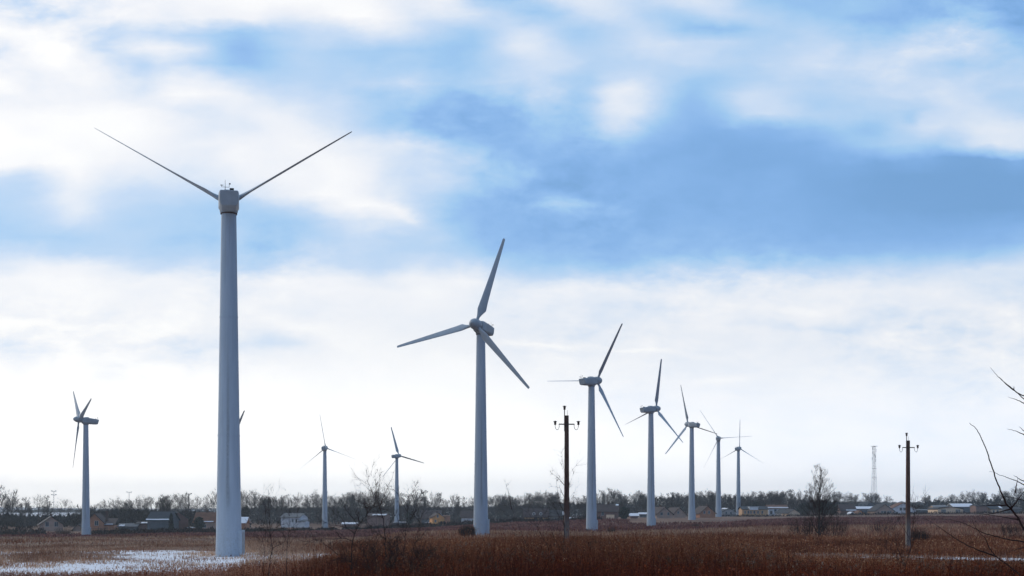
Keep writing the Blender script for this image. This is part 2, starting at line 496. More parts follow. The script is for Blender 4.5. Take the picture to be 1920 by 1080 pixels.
M_tower = m_tower()
M_nac = simple('nacelle_paint', (0.37, 0.405, 0.43), 0.5, 0.08, 1.6)
M_blade = simple('blade_gelcoat', (0.40, 0.445, 0.485), 0.45, 0.06, 0.6)
M_dark = simple('dark_metal', (0.035, 0.032, 0.032), 0.6, 0.2, 4)
M_rust = simple('rusty_collar', (0.09, 0.055, 0.045), 0.8, 0.35, 3)
M_galv = simple('galvanised_steel', (0.30, 0.31, 0.32), 0.5, 0.15, 3)
M_concrete = simple('foundation_concrete', (0.22, 0.21, 0.20), 0.9, 0.2, 2)
M_snow = simple('snow', (0.80, 0.80, 0.82), 0.7, 0.05, 1.2)
M_bark = simple('bark', (0.060, 0.045, 0.040), 0.95, 0.3, 3)
M_twig = simple('twig_bark', (0.040, 0.030, 0.027), 0.95, 0.3, 1)
M_redtwig = simple('red_twig', (0.032, 0.012, 0.009), 0.9, 0.35, 2)
M_darkcrown = simple('woodland_twigs', (0.050, 0.048, 0.044), 0.95, 0.35, 0.2)
M_evergreen = simple('evergreen_needles', (0.028, 0.040, 0.030), 0.95, 0.3, 0.5)
M_glass = simple('window_glass', (0.035, 0.045, 0.055), 0.15, 0.1, 1, spec=0.5)
M_frame = simple('window_frame', (0.45, 0.44, 0.42), 0.6, 0.1, 1)

# ------------------------------------------------------------------ terrain
CTRL = [
    (427, 121, 0.0), (902, 207, -0.1), (1110, 284, -0.9), (1222, 365, -1.0), (1297, 450, 0.0), (1347, 548, 0.3), (1384, 625, -0.2),
    (160, 372, -3.6), (609, 530, -4.3), (744, 611, -4.4), (430, 460, -3.2),
    (-200, 410, -3.2), (95, 410, -2.9), (200, 420, -3.0), (330, 430, -3.0), (400, 430, -3.0), (545, 560, -4.2), (820, 560, -3.9), (880, 500, -2.0),
    (1005, 450, -0.6), (1140, 450, 0.2), (1245, 500, 0.3), (1420, 600, 0.4), (1600, 600, 0.9), (1700, 600, 1.2), (1790, 600, 1.4), (1900, 600, 1.6), (2200, 600, 1.6),
    (100, 250, -1.6), (300, 250, -1.5), (600, 300, -2.0), (1500, 300, 0.2), (1800, 300, 0.6), (1600, 420, 0.6), (1800, 420, 1.0),
    (100, 165, -0.3), (100, 120, 0.0), (100, 90, 0.0), (300, 85, 0.0), (300, 140, 0.0), (-300, 120, 0), (600, 110, 0.15),
    (1000, 60, 0.7), (1000, 85, 0.95), (1250, 70, 0.9), (1250, 95, 0.9), (1100, 130, 0.4), (700, 70, 0.5), (500, 60, 0.1), (250, 60, 0.0),
    (1500, 60, 0.6), (1500, 80, 0.55), (1500, 105, 0.5), (1700, 100, 0.45), (1900, 100, 0.4), (1700, 65, 0.5), (1900, 65, 0.5), (1500, 150, 0.7), (1800, 150, 0.7), (2300, 100, 0.5), (1300, 200, 0.0), (1600, 220, 0.5),
    (700, 30, 0.3), (1300, 30, 0.3), (100, 30, 0.2), (1900, 30, 0.3), (960, 8, 0.3),
    (0, 1200, -4.0), (500, 1200, -4.0), (960, 1200, -2.0), (1400, 1200, 0.0), (1900, 1200, 1.0), (200, 3500, 0), (960, 3500, 0), (1700, 3500, 0),
    (0, 700, -4.5), (400, 700, -4.5),
]
_cu = np.array([(c[0] - 960) / FPX for c in CTRL]); _cl = np.array([math.log(c[1]) for c in CTRL]); _cz = np.array([c[2] for c in CTRL])


def ground(x, y):
    x = np.atleast_1d(np.asarray(x, float)); y = np.atleast_1d(np.asarray(y, float))
    d = np.hypot(np.maximum(y, 0), 6.0)
    u = np.clip(x / np.maximum(d, np.abs(x) / 1.2 + 1e-6), -0.8, 0.8)
    l = np.log(np.maximum(d, 8))
    out = np.zeros_like(x)
    for s in range(0, len(x), 20000):
        uu = u[s:s + 20000, None]; ll = l[s:s + 20000, None]
        q = ((uu - _cu) / 0.10) ** 2 + ((ll - _cl) / 0.28) ** 2
        w = 1.0 / (q + 0.06) ** 2
        out[s:s + 20000] = (w * _cz).sum(1) / w.sum(1)
    wob = 0.06 * np.sin(x * 0.31 + 1.3 * np.sin(y * 0.11)) + 0.05 * np.sin(y * 0.23 + x * 0.07)
    return out + wob


def ground1(x, y):
    return float(ground(x, y)[0])


def sstep(a, b, v):
    t = np.clip((v - a) / (b - a), 0, 1)
    return t * t * (3 - 2 * t)


def snow_cover(x, y):
    """how snowy the ground is (0..1), by place on the field"""
    d = np.maximum(y, 1.0)
    px = 960 + FPX * x / d
    left = sstep(78, 90, d) * (1 - sstep(130, 160, d)) * (1 - sstep(420, 640, px))
    tanpatch = sstep(106, 113, d + 3 * np.sin(px * .03)) * (1 - sstep(127, 133, d)) * sstep(-60, 60, px) * (1 - sstep(130, 300, px + 40 * np.sin(d * .7)))
    left = left * (1 - 0.36 * tanpatch) * (1 - 0.35 * sstep(136, 144, d))
    mid = sstep(84, 94, d) * (1 - sstep(118, 132, d)) * sstep(380, 470, px) * (1 - sstep(640, 740, px)) * 0.95
    right = sstep(80, 87, d) * (1 - sstep(104, 114, d)) * sstep(1380, 1480, px)
    right = right * (0.66 + 0.30 * sstep(1700, 1800, px))
    far = sstep(225, 240, d) * (1 - sstep(250, 270, d)) * sstep(1130, 1200, px) * (1 - sstep(1280, 1350, px)) * 0.7
    far2 = sstep(430, 440, d) * (1 - sstep(452, 470, d)) * sstep(1310, 1340, px) * (1 - sstep(1380, 1400, px)) * 0.7
    mid2 = sstep(145, 155, d) * (1 - sstep(170, 190, d)) * (1 - sstep(440, 520, px)) * 0.5
    beyond = 0.9 * sstep(700, 900, d) * (1 - sstep(1200, 1500, px))
    return np.clip(np.maximum.reduce([left, mid, right, far, far2, mid2, beyond]), 0, 1)


def build_ground():
    def axis(fine0, fine1, step, lo, hi, ratio):
        a = list(np.arange(fine0, fine1 + 1e-6, step))
        s = step; p = a[-1]
        while p < hi:
            s *= ratio; p += s; a.append(p)
        s = step; p = a[0]; b = []
        while p > lo:
            s *= ratio; p -= s; b.append(p)
        return np.array(b[::-1] + a)
    xs = axis(-70, 70, 2.0, -3300, 3900, 1.055)
    ys = axis(40, 200, 1.5, -400, 3200, 1.04)
    XX, YY = np.meshgrid(xs, ys)
    nx, ny = len(xs), len(ys)
    Z = ground(XX.ravel(), YY.ravel())
    V = np.stack([XX.ravel(), YY.ravel(), Z], 1)
    i = np.arange(nx - 1)[None, :] + nx * np.arange(ny - 1)[:, None]
    i = i.ravel()
    T = np.concatenate([np.stack([i, i + 1, i + nx + 1], 1), np.stack([i, i + nx + 1, i + nx], 1)])

    def fn(g, b):
        ge = g.n('ShaderNodeNewGeometry')
        pos = ge.outputs['Position']
        at = g.n('ShaderNodeAttribute', attribute_name='snow_cover')
        n_big = g.noise(pos, 0.035, 4, 0.6)
        mp = g.n('ShaderNodeMapping'); mp.inputs['Scale'].default_value = (0.010, 0.028, 0.02)
        g.put(mp.inputs[0], pos)
        n_band = g.noise(mp.outputs[0], 1.0, 5, 0.6, 0.6)
        n_s = g.noise(pos, 0.8, 8, 0.74)
        n_t = g.noise(pos, 4.5, 4, 0.7)
        c = g.ramp(n_band.outputs['Fac'], [(0.0, (0.12, 0.055, 0.040, 1)), (0.42, (0.17, 0.085, 0.060, 1)), (0.52, (0.30, 0.18, 0.12, 1)), (0.62, (0.19, 0.105, 0.075, 1)), (1.0, (0.36, 0.23, 0.15, 1))])
        c = g.mixc(g.mr(n_t.outputs['Fac'], 0.35, 0.68, 0.0, 0.7), c, (0.045, 0.026, 0.018, 1))
        c = g.mixc(g.mr(n_big.outputs['Fac'], 0.5, 0.65, 0.0, 0.5), c, (0.13, 0.085, 0.06, 1))
        th = g.m('SUBTRACT', 1.02, g.m('MULTIPLY', at.outputs['Fac'], 0.64))
        sn = g.mr(n_s.outputs['Fac'], g.m('SUBTRACT', th, 0.03), g.m('ADD', th, 0.03))
        sn = g.m('MULTIPLY', sn, g.mr(at.outputs['Fac'], 0.02, 0.2))
        g.put(b.inputs['Base Color'], g.mixc(sn, c, (0.84, 0.83, 0.84, 1)))
        b.inputs['Roughness'].default_value = 0.9
        b.inputs['Specular IOR Level'].default_value = 0.1
        bp = g.n('ShaderNodeBump'); bp.inputs['Strength'].default_value = 0.5; bp.inputs['Distance'].default_value = 0.15
        g.put(bp.inputs['Height'], n_s.outputs['Fac']); g.put(b.inputs['Normal'], bp.outputs[0])
    m = material('winter_field', fn)
    me = mesh_np('ground', V, tris=T, mats=[m], smooth=True)
    at = me.attributes.new('snow_cover', 'FLOAT', 'POINT')
    at.data.foreach_set('value', snow_cover(V[:, 0], V[:, 1]).astype(np.float32))
    o = link('ground', me)
    tag(o, kind='structure')


build_ground()


def build_hills():
    """low snowy farmland and wooded hills far beyond the village"""
    xs = np.linspace(-3600, 4200, 240)
    rows = [(1500, 0.0), (1700, 0.35), (1950, 0.75), (2300, 1.0), (2800, 0.9)]
    px = 960 + FPX * xs / 2300
    top = np.interp(px, [-2500, 0, 150, 300, 500, 700, 960, 1200, 1500, 1700, 1900, 4500], [8, 2, 0, 1, 3, 4, 5, 7, 6, 6, 5, 10])
    top = top + 1.2 * np.sin(xs * 0.004) + 0.7 * np.sin(xs * 0.011 + 1)
    V = []; T = []
    for yy, f in rows:
        zz = -8 * (1 - f) + top * f
        V += [(x, yy, z) for x, z in zip(xs, zz)]
    n = len(xs)
    for r in range(len(rows) - 1):
        for k in range(n - 1):
            a = r * n + k
            T += [(a, a + 1, a + n + 1), (a, a + n + 1, a + n)]

    def fn(g, b):
        ge = g.n('ShaderNodeNewGeometry')
        mp = g.n('ShaderNodeMapping'); mp.inputs['Scale'].default_value = (0.006, 0.006, 0.12)
        g.put(mp.inputs[0], ge.outputs['Position'])
        nz = g.noise(mp.outputs[0], 1.3, 4, 0.6)
        g.put(b.inputs['Base Color'], g.mixc(g.mr(nz.outputs['Fac'], 0.44, 0.56), (0.06, 0.06, 0.055, 1), (0.62, 0.66, 0.72, 1)))
    o = link('hills', mesh_np('hills', V, tris=T, mats=[material('far_fields', fn)], smooth=True))
    tag(o, kind='structure')


build_hills()

# ------------------------------------------------------------------ wind turbines
HUB = 31.5
BR = 13.5


def blade_mesh():
    # span stations: r, chord, thickness, offset of mid chord, twist
    st = [(0.45, 0.46, 0.46, 0.0, 0), (1.15, 0.48, 0.46, 0.0, 4), (1.6, 0.75, 0.40, 0.06, 12), (2.35, 1.36, 0.30, 0.18, 13),
          (3.6, 1.17, 0.24, 0.13, 10), (5.5, 1.00, 0.19, 0.10, 6.5), (8.0, 0.80, 0.14, 0.07, 3.5), (10.5, 0.62, 0.10, 0.04, 1.5), (12.6, 0.46, 0.07, 0.02, 0.3), (13.4, 0.38, 0.05, 0.0, 0), (13.5, 0.26, 0.03, 0.0, 0)]
    mb = MB()
    secs = []
    N = 14
    for r, c, t, off, tw in st:
        a = R(tw)
        sec = []
        roundness = 1.0 if r < 1.3 else (0.5 if r < 2 else 0.0)
        for k in range(N):
            th = 2 * math.pi * k / N
            xx = 0.5 * math.cos(th)
            yy = 0.5 * math.sin(th)
            # airfoil: thin towards the trailing edge
            fat = (0.25 + 0.95 * (xx + 0.5)) if xx < 0.25 else 1.0
            yy2 = yy * (roundness + (1 - roundness) * min(fat, 1.0))
            x_, y_ = xx * c - off, yy2 * t
            sec.append((x_ * math.cos(a) - y_ * math.sin(a), x_ * math.sin(a) + y_ * math.cos(a), r))
        secs.append(sec)
    mb.loft(secs)
    return mb.mesh('blade', M_blade, smooth=True, auto=40)


def nacelle_mesh():
    # stations along y: y, half width, z bottom, z top, corner cut
    S = [(-3.45, 0.74, -0.90, 0.28, 0.10), (-3.38, 0.80, -0.94, 0.33, 0.11), (-3.2, 0.82, -0.97, 0.37, 0.13), (-1.6, 0.87, -1.00, 0.57, 0.16),
         (0.1, 0.90, -1.00, 0.74, 0.22), (0.75, 0.88, -0.96, 0.76, 0.26), (1.1, 0.78, -0.84, 0.74, 0.34)]
    mb = MB(); secs = []
    for y, w, z0, z1, c in S:
        dy = 0.10 * ((z1 + z0) / 2)
        sec = []
        bw = w * 0.86
        pts = [(-bw + c, z0), (bw - c, z0), (bw, z0 + c * 0.8), (w, z0 + 0.36), (w, z1 - c), (w - c * 0.35, z1 - c * 0.35), (w - c, z1), (-w + c, z1), (-w + c * 0.35, z1 - c * 0.35), (-w, z1 - c), (-w, z0 + 0.36), (-bw, z0 + c * 0.8)]
        for (a, b) in pts:
            slant = (0.22 * (0.62 - b) if y < -3.1 else 0)      # the rear face leans
            sec.append((a, y + slant, b))
        secs.append(sec)
    mb.loft([s[::-1] for s in secs])
    return mb.mesh('nacelle', M_nac, smooth=True, auto=28)


BLADE = blade_mesh()
NAC = nacelle_mesh()


def make_parts():
    P = {}
    mb = MB()
    prof = [(1.20, 0.0), (1.20, 0.10), (1.16, 0.12)]
    for k in range(1, 24):
        z = 0.12 + (30.32 - 0.12) * k / 23
        f = k / 23
        prof.append((1.16 - 0.50 * (f ** 0.85), z))
        if k in (8, 16):
            rr = 1.16 - 0.50 * (f ** 0.85)
            prof += [(rr, z + 0.02), (rr + 0.022, z + 0.03), (rr + 0.022, z + 0.13), (rr - 0.003, z + 0.14)]
    mb.lathe(prof, 40)
    P['tower'] = mb.mesh('tower', M_tower, True, 35)
    mb = MB(); mb.lathe([(1.25, -1.5), (1.25, -0.06), (1.22, 0.0), (1.0, 0.004)], 36)
    P['foundation'] = mb.mesh('foundation', M_concrete, True, 30)
    mb = MB(); mb.lathe([(0.60, -1.21), (0.73, -1.20), (0.75, -1.15), (0.73, -1.09), (0.6, -1.08)], 32)
    P['yaw_collar'] = mb.mesh('yaw_collar', M_rust, True, 50)
    mb = MB(); mb.lathe([(0.72, -1.10), (0.75, -1.06), (0.78, -0.98), (0.80, -0.86)], 32)
    P['bedplate_skirt'] = mb.mesh('bedplate_skirt', M_nac, True, 40)
    mb = MB(); mb.lathe([(0.50, 1.02), (0.62, 1.12), (0.62, 1.24), (0.80, 1.30), (0.84, 1.45), (0.84, 2.15), (0.80, 2.45), (0.68, 2.80), (0.50, 3.10), (0.30, 3.30), (0.10, 3.41), (0.01, 3.43)], 28, axis='y')
    P['spinner'] = mb.mesh('spinner', M_nac, True, 50)
    mb = MB(); mb.box(0.06, 0.42, -2.9, -2.5, 0.36, 0.60)
    P['roof_vent'] = mb.mesh('roof_vent', M_dark)
    mb = MB(); mb.box(-0.42, 0.42, -0.75, 0.25, 0.60, 0.86)
    P['roof_hatch'] = mb.mesh('roof_hatch', M_nac)
    mb = MB()
    mb.tube([(-0.32, -3.1, 0.20), (-0.32, -3.1, 0.66), (-0.32, -3.1, 1.25)], [0.03, 0.022, 0.010], 5)
    mb.tube([(-0.62, -3.1, 0.62), (0.02, -3.1, 0.62)], 0.018, 5)
    mb.tube([(0.02, -3.1, 0.62), (0.02, -3.1, 0.90)], 0.016, 5)
    mb.tube([(-0.62, -3.1, 0.60), (-0.62, -3.1, 0.76)], 0.016, 5)
    P['sensor_mast'] = mb.mesh('sensor_mast', M_dark)
    mb = MB(); mb.box(0.0, 0.14, -3.12, -3.08, 0.86, 0.97)
    P['wind_vane'] = mb.mesh('wind_vane', M_dark)
    mb = MB()
    for a in (0, 120, 240):
        cx, cy = -0.62 + 0.10 * math.cos(R(a)), -3.1 + 0.10 * math.sin(R(a))
        mb.tube([(cx, cy, 0.74), (cx, cy, 0.81)], 0.04, 6)
        mb.tube([(-0.62, -3.1, 0.77), (cx, cy, 0.78)], 0.012, 4)
    P['anemometer'] = mb.mesh('anemometer', M_dark)
    mb = MB()
    mb.box(-0.46, 0.46, -1.32, -0.95, 0.16, 2.35)
    P['entrance_porch'] = mb.mesh('entrance_porch', M_tower)
    mb = MB(); mb.box(-0.36, 0.36, -1.335, -1.32, 0.30, 2.2)
    P['door'] = mb.mesh('door', M_galv)
    mb = MB()
    mb.box(-0.40, 0.40, -1.62, -1.335, -0.25, 0.10)
    P['step'] = mb.mesh('step', M_concrete)
    return P


PARTS = make_parts()


def turbine(px, hy, d, psi, phi, beta, label, door=R(84), first=False):
    x = X_at(px, d)
    zb = Z_at(hy, d) - HUB
    root = empty('wind_turbine', (x, d, zb))
    tag(root, label, 'wind turbine', 'white wind turbines across the field')
    link('foundation', PARTS['foundation'], root)
    tw = link('tower', PARTS['tower'], root)
    dm = Matrix.Rotation(door, 4, 'Z')
    dp = link('entrance_porch', PARTS['entrance_porch'], root, mat4=dm)
    link('door', PARTS['door'], dp)
    link('step', PARTS['step'], dp)
    H = Matrix.Translation((0, 0, HUB)) @ Matrix.Rotation(-R(psi), 4, 'Z')
    Ht = H @ Matrix.Rotation(R(5), 4, 'X')
    link('yaw_collar', PARTS['yaw_collar'], root, mat4=H)
    link('bedplate_skirt', PARTS['bedplate_skirt'], root, mat4=H)
    nc = link('nacelle', NAC, root, mat4=H @ Matrix.Rotation(R(2), 4, 'X'))
    for p in ('roof_vent', 'roof_hatch', 'wind_vane', 'anemometer', 'sensor_mast'):
        link(p, PARTS[p], nc)
    link('spinner', PARTS['spinner'], root, mat4=Ht)
    for k in range(3):
        m = Ht @ Matrix.Translation((0, 1.85, 0)) @ Matrix.Rotation(R(phi + 120 * k), 4, 'Y') @ Matrix.Rotation(R(beta), 4, 'Z') @ Matrix.Scale(0.965 if d < 130 else 1.0, 4)
        link('blade', BLADE, root, mat4=m)
    return root


TURB = [
    (429, 377, 121, -12, 57.6, 82, 'nearest and tallest turbine, seen from behind with two blades raised in a wide V'),
    (901.5, 613, 207, 203, 102, 14, 'second nearest turbine facing the viewer, one broad blade pointing left and one up'),
    (1109, 714, 286, 41, 33, 80, 'turbine right of the nearer utility pole with one blade level to the left'),
    (1220.5, 767, 366, 54, 14.5, 80, 'turbine with a near-upright blade, left of the three small turbines at right'),
    (1297, 796, 451, 326, 102, 76, 'first of the three small turbines at right, a blade crossing down to its left'),
    (1347, 822, 549, 12, 87, 82, 'middle of the three small turbines at right with one blade level to the right'),
    (1384.5, 841, 640, 26, 2.5, 84, 'farthest turbine at the right end of the row, one blade straight up'),
    (161, 788, 372, 240, 51, 24, 'turbine at the left edge seen side-on with a pointed nose cone to the left'),
    (609, 840, 540, 2, 111, 84, 'thin-bladed small turbine standing left of the two between the nearest and the second tower'),
    (744, 855, 611, 28, 105, 38, 'small broad-bladed turbine behind the tall bare shrubs left of the second tower'),
    (430, 817, 498, 54, 51, 60, 'turbine hidden behind the nearest tower, only a blade tip showing at its right'),
]
TROOT = [turbine(*t) for t in TURB]
for t, o in zip(TURB, TROOT):
    pass

# ------------------------------------------------------------------ utility poles
M_pole = None


def m_pole():
    def fn(g, b):
        tc = g.n('ShaderNodeTexCoord')
        x, y, z = g.sep(tc.outputs['Object'])
        mp = g.n('ShaderNodeMapping'); mp.inputs['Scale'].default_value = (4, 4, 0.6)
        g.put(mp.inputs[0], tc.outputs['Object'])
        nz = g.noise(mp.outputs[0], 2.0, 6, 0.65)
        top = g.mixc(g.mr(nz.outputs['Fac'], 0.35, 0.65), (0.085, 0.040, 0.028, 1), (0.13, 0.070, 0.05, 1))
        low = g.mixc(g.mr(nz.outputs['Fac'], 0.35, 0.65), (0.16, 0.135, 0.12, 1), (0.24, 0.21, 0.19, 1))
        f = g.mr(g.m('ADD', z, g.m('MULTIPLY', g.m('SUBTRACT', nz.outputs['Fac'], 0.5), 3.0)), 1.6, 3.8)
        g.put(b.inputs['Base Color'], g.mixc(f, low, top))
        b.inputs['Roughness'].default_value = 0.9
    return material('weathered_pole', fn)


def utility_pole(px, top_y, d, label):
    x = X_at(px, d); zb = ground1(x, d)
    h = Z_at(top_y, d) - zb
    root = empty('utility_pole', (x, d, zb), R(4))
    tag(root, label, 'utility pole', 'utility poles in the field')
    mb = MB()
    w0, w1 = 0.19, 0.135
    sec = []
    for z, w in ((-0.6, w0), (h, w1)):
        c = 0.03
        sec.append([(-w, -w + c, z), (-w + c, -w, z), (w - c, -w, z), (w, -w + c, z), (w, w - c, z), (w - c, w, z), (-w + c, w, z), (-w, w - c, z)])
    mb.loft(sec)
    mb.build('pole_shaft', m_pole(), root)
    zc = h - 0.62
    mb = MB(); mb.box(-0.56, 0.52, -w1 - 0.07, -w1 - 0.01, zc - 0.04, zc + 0.04)
    mb.build('crossarm', M_rust, root)
    mb = MB(); mb.tube([(-0.16, -0.10, h - 1.1), (-0.16, -0.10, h + 0.42)], 0.035, 6); mb.build('top_pin', M_rust, root)
    mb = MB(); mb.tube([(0.05, 0, h - 0.05), (0.05, 0, h + 0.36)], 0.012, 5); mb.build('lightning_rod', M_dark, root)

    def insulator(cx, cy, cz):
        mb = MB()
        prof = [(0.03, -0.12), (0.075, -0.10), (0.085, -0.02), (0.06, 0.0), (0.09, 0.02), (0.10, 0.06), (0.06, 0.09), (0.09, 0.11), (0.13, 0.12), (0.14, 0.15), (0.05, 0.17), (0.02, 0.18)]
        mb.lathe([(r, z) for r, z in prof], 12)
        mb.build('insulator', simple('brown_porcelain', (0.06, 0.025, 0.02), 0.35, 0.1, 2, spec=0.5), root, True, 40, loc=(cx, cy, cz))
    insulator(-0.16, -0.10, h + 0.50)
    for s, xa, xi in ((-1, -0.56, -0.82), (1, 0.52, 0.80)):
        mb = MB()
        xm = (xa + xi) / 2; r = abs(xi - xa) / 2 + 0.06
        pts = [(xa, -w1 - 0.04, zc)]
        xs0 = xa + s * -0.02
        for k in range(9):
            a = math.pi * k / 8
            cx = (xs0 + xi) / 2; rr = abs(xi - xs0) / 2
            pts.append((cx - s * rr * math.cos(a), -w1 - 0.04, zc - 0.12 - 0.27 * math.sin(a)))
        pts.append((xi, -w1 - 0.04, zc + 0.0))
        mb.tube(pts, 0.018, 5)
        mb.build('hook', M_dark, root)
        insulator(xi, -w1 - 0.04, zc + 0.06)
    return root


utility_pole(1062.5, 779, 95, 'nearer brown utility pole with three insulators, beside the side-on turbine')
utility_pole(1702.5, 826, 119, 'farther brown utility pole at right, beside the thin lattice mast')


# ------------------------------------------------------------------ lattice antenna mast
def lattice_mast():
    d = 900.0; x = X_at(1639, d); zb = ground1(x, d); top = Z_at(836, d)
    H = top - zb
    root = empty('lattice_mast', (x, d, zb), R(20))
    tag(root, 'thin steel lattice antenna mast on the horizon left of the farther pole', 'antenna mast')

    def hw(z):
        return 1.75 + (0.75 - 1.75) * min(1, z / (H * 0.72)) if z < H * 0.72 else 0.75
    for sx in (-1, 1):
        for sy in (-1, 1):
            mb = MB(); zs = np.linspace(-1, H, 12)
            mb.tube([(sx * hw(z), sy * hw(z), z) for z in zs], 0.07, 4)
            mb.build('mast_leg', M_galv, root)
    mb = MB()
    z = 0.0
    while z < H - 1:
        s = max(1.6, hw(z) * 1.9); z2 = min(H, z + s); a, b = hw(z), hw(z2)
        for (p, q) in (((-1, -1), (1, -1)), ((1, -1), (1, 1)), ((1, 1), (-1, 1)), ((-1, 1), (-1, -1))):
            mb.tube([(p[0] * a, p[1] * a, z), (q[0] * b, q[1] * b, z2)], 0.03, 3, False)
            mb.tube([(q[0] * a, q[1] * a, z), (p[0] * b, p[1] * b, z2)], 0.03, 3, False)
            mb.tube([(p[0] * b, p[1] * b, z2), (q[0] * b, q[1] * b, z2)], 0.03, 3, False)
        z = z2
    o = mb.build('cross_bracing', M_galv, root); o['kind'] = 'stuff'
    for f in (0.52, 0.66, 0.995):
        mb = MB(); w = hw(H * f) + (0.25 if f < .9 else 0.9); mb.box(-w, w, -w, w, H * f - 0.1, H * f + 0.1)
        mb.build('platform', M_galv, root)
    for k in range(7):
        a = k * 2.4; z = H * (0.78 + 0.03 * k); r_ = 1.3
        mb = MB(); mb.box(-0.18, 0.18, -0.1, 0.1, -0.9, 0.9)
        mb.build('panel_antenna', simple('antenna_shell', (0.4, 0.4, 0.4), .6, .1, 1), root, mat4=Matrix.Translation((r_ * math.cos(a), r_ * math.sin(a), z)) @ Matrix.Rotation(a + R(90), 4, 'Z'))


lattice_mast()


def light_mast(px, ty, d, label, arms=(0.0,), rad=0.13, dark=False):
    x = X_at(px, d); zb = ground1(x, d); H = Z_at(ty, d) - zb
    root = empty('light_mast', (x, d, zb)); tag(root, label, 'light mast', 'tall masts above the tree line')
    m = M_dark if dark else M_galv
    mb = MB(); mb.tube([(0, 0, -1), (0, 0, H)], [rad * 1.5, rad * 0.8], 6); mb.build('mast_pole', m, root)
    for a in arms:
        mb = MB(); mb.box(-1.1, 1.1, -0.12, 0.12, H - a - 0.12, H - a + 0.05)
        mb.box(-1.2, -0.7, -0.2, 0.2, H - a + 0.05, H - a + 0.3); mb.box(0.7, 1.2, -0.2, 0.2, H - a + 0.05, H - a + 0.3)
        mb.build('lamp_bar', m, root)
    return root


light_mast(101, 921, 620, 'tall thin lamp mast with two bars left of the side-on turbine', (0, 1.7))
light_mast(242, 923, 620, 'tall thin lamp mast between the side-on turbine and the nearest tower', (0,))
light_mast(354, 926, 520, 'dark mast rising beside the trees left of the nearest tower', (0,), 0.22, True)
light_mast(503, 917, 700, 'plain thin mast above the trees just right of the nearest tower', ())


def billboard_gantry():
    d = 560; x0, x1 = X_at(70, d), X_at(92, d); xm = (x0 + x1) / 2; zb = ground1(xm, d); zt = Z_at(950, d)
    root = empty('road_gantry', (xm, d, zb)); tag(root, 'dark flat canopy on posts among the trees at far left', 'gantry')
    w = (x1 - x0) / 2
    mb = MB(); mb.box(-w, w, -1.5, 1.5, zt - zb - 0.35, zt - zb); mb.build('canopy', M_dark, root)
    for s in (-0.8, 0.8):
        mb = MB(); mb.tube([(s * w, 0, -1), (s * w, 0, zt - zb - 0.35)], 0.14, 6); mb.build('post', M_dark, root)


billboard_gantry()

# ------------------------------------------------------------------ houses
WALLS = {
    'tan': (0.463, 0.315, 0.244), 'brick': (0.463, 0.215, 0.128), 'orange': (0.761, 0.366, 0.128), 'ochre': (0.598, 0.366, 0.198), 'grey': (0.408, 0.390, 0.370),
    'pale': (0.707, 0.705, 0.718), 'slate': (0.123, 0.139, 0.151), 'brown': (0.232, 0.139, 0.116), 'cream': (0.800, 0.580, 0.394), 'white': (0.800, 0.800, 0.800)}
ROOFS = {'dark': (0.040, 0.038, 0.042), 'brown': (0.065, 0.045, 0.042), 'tile': (0.16, 0.075, 0.045), 'grey': (0.14, 0.145, 0.15), 'snow': None, 'slate': (0.035, 0.045, 0.055), 'palegrey': (0.22, 0.22, 0.22)}


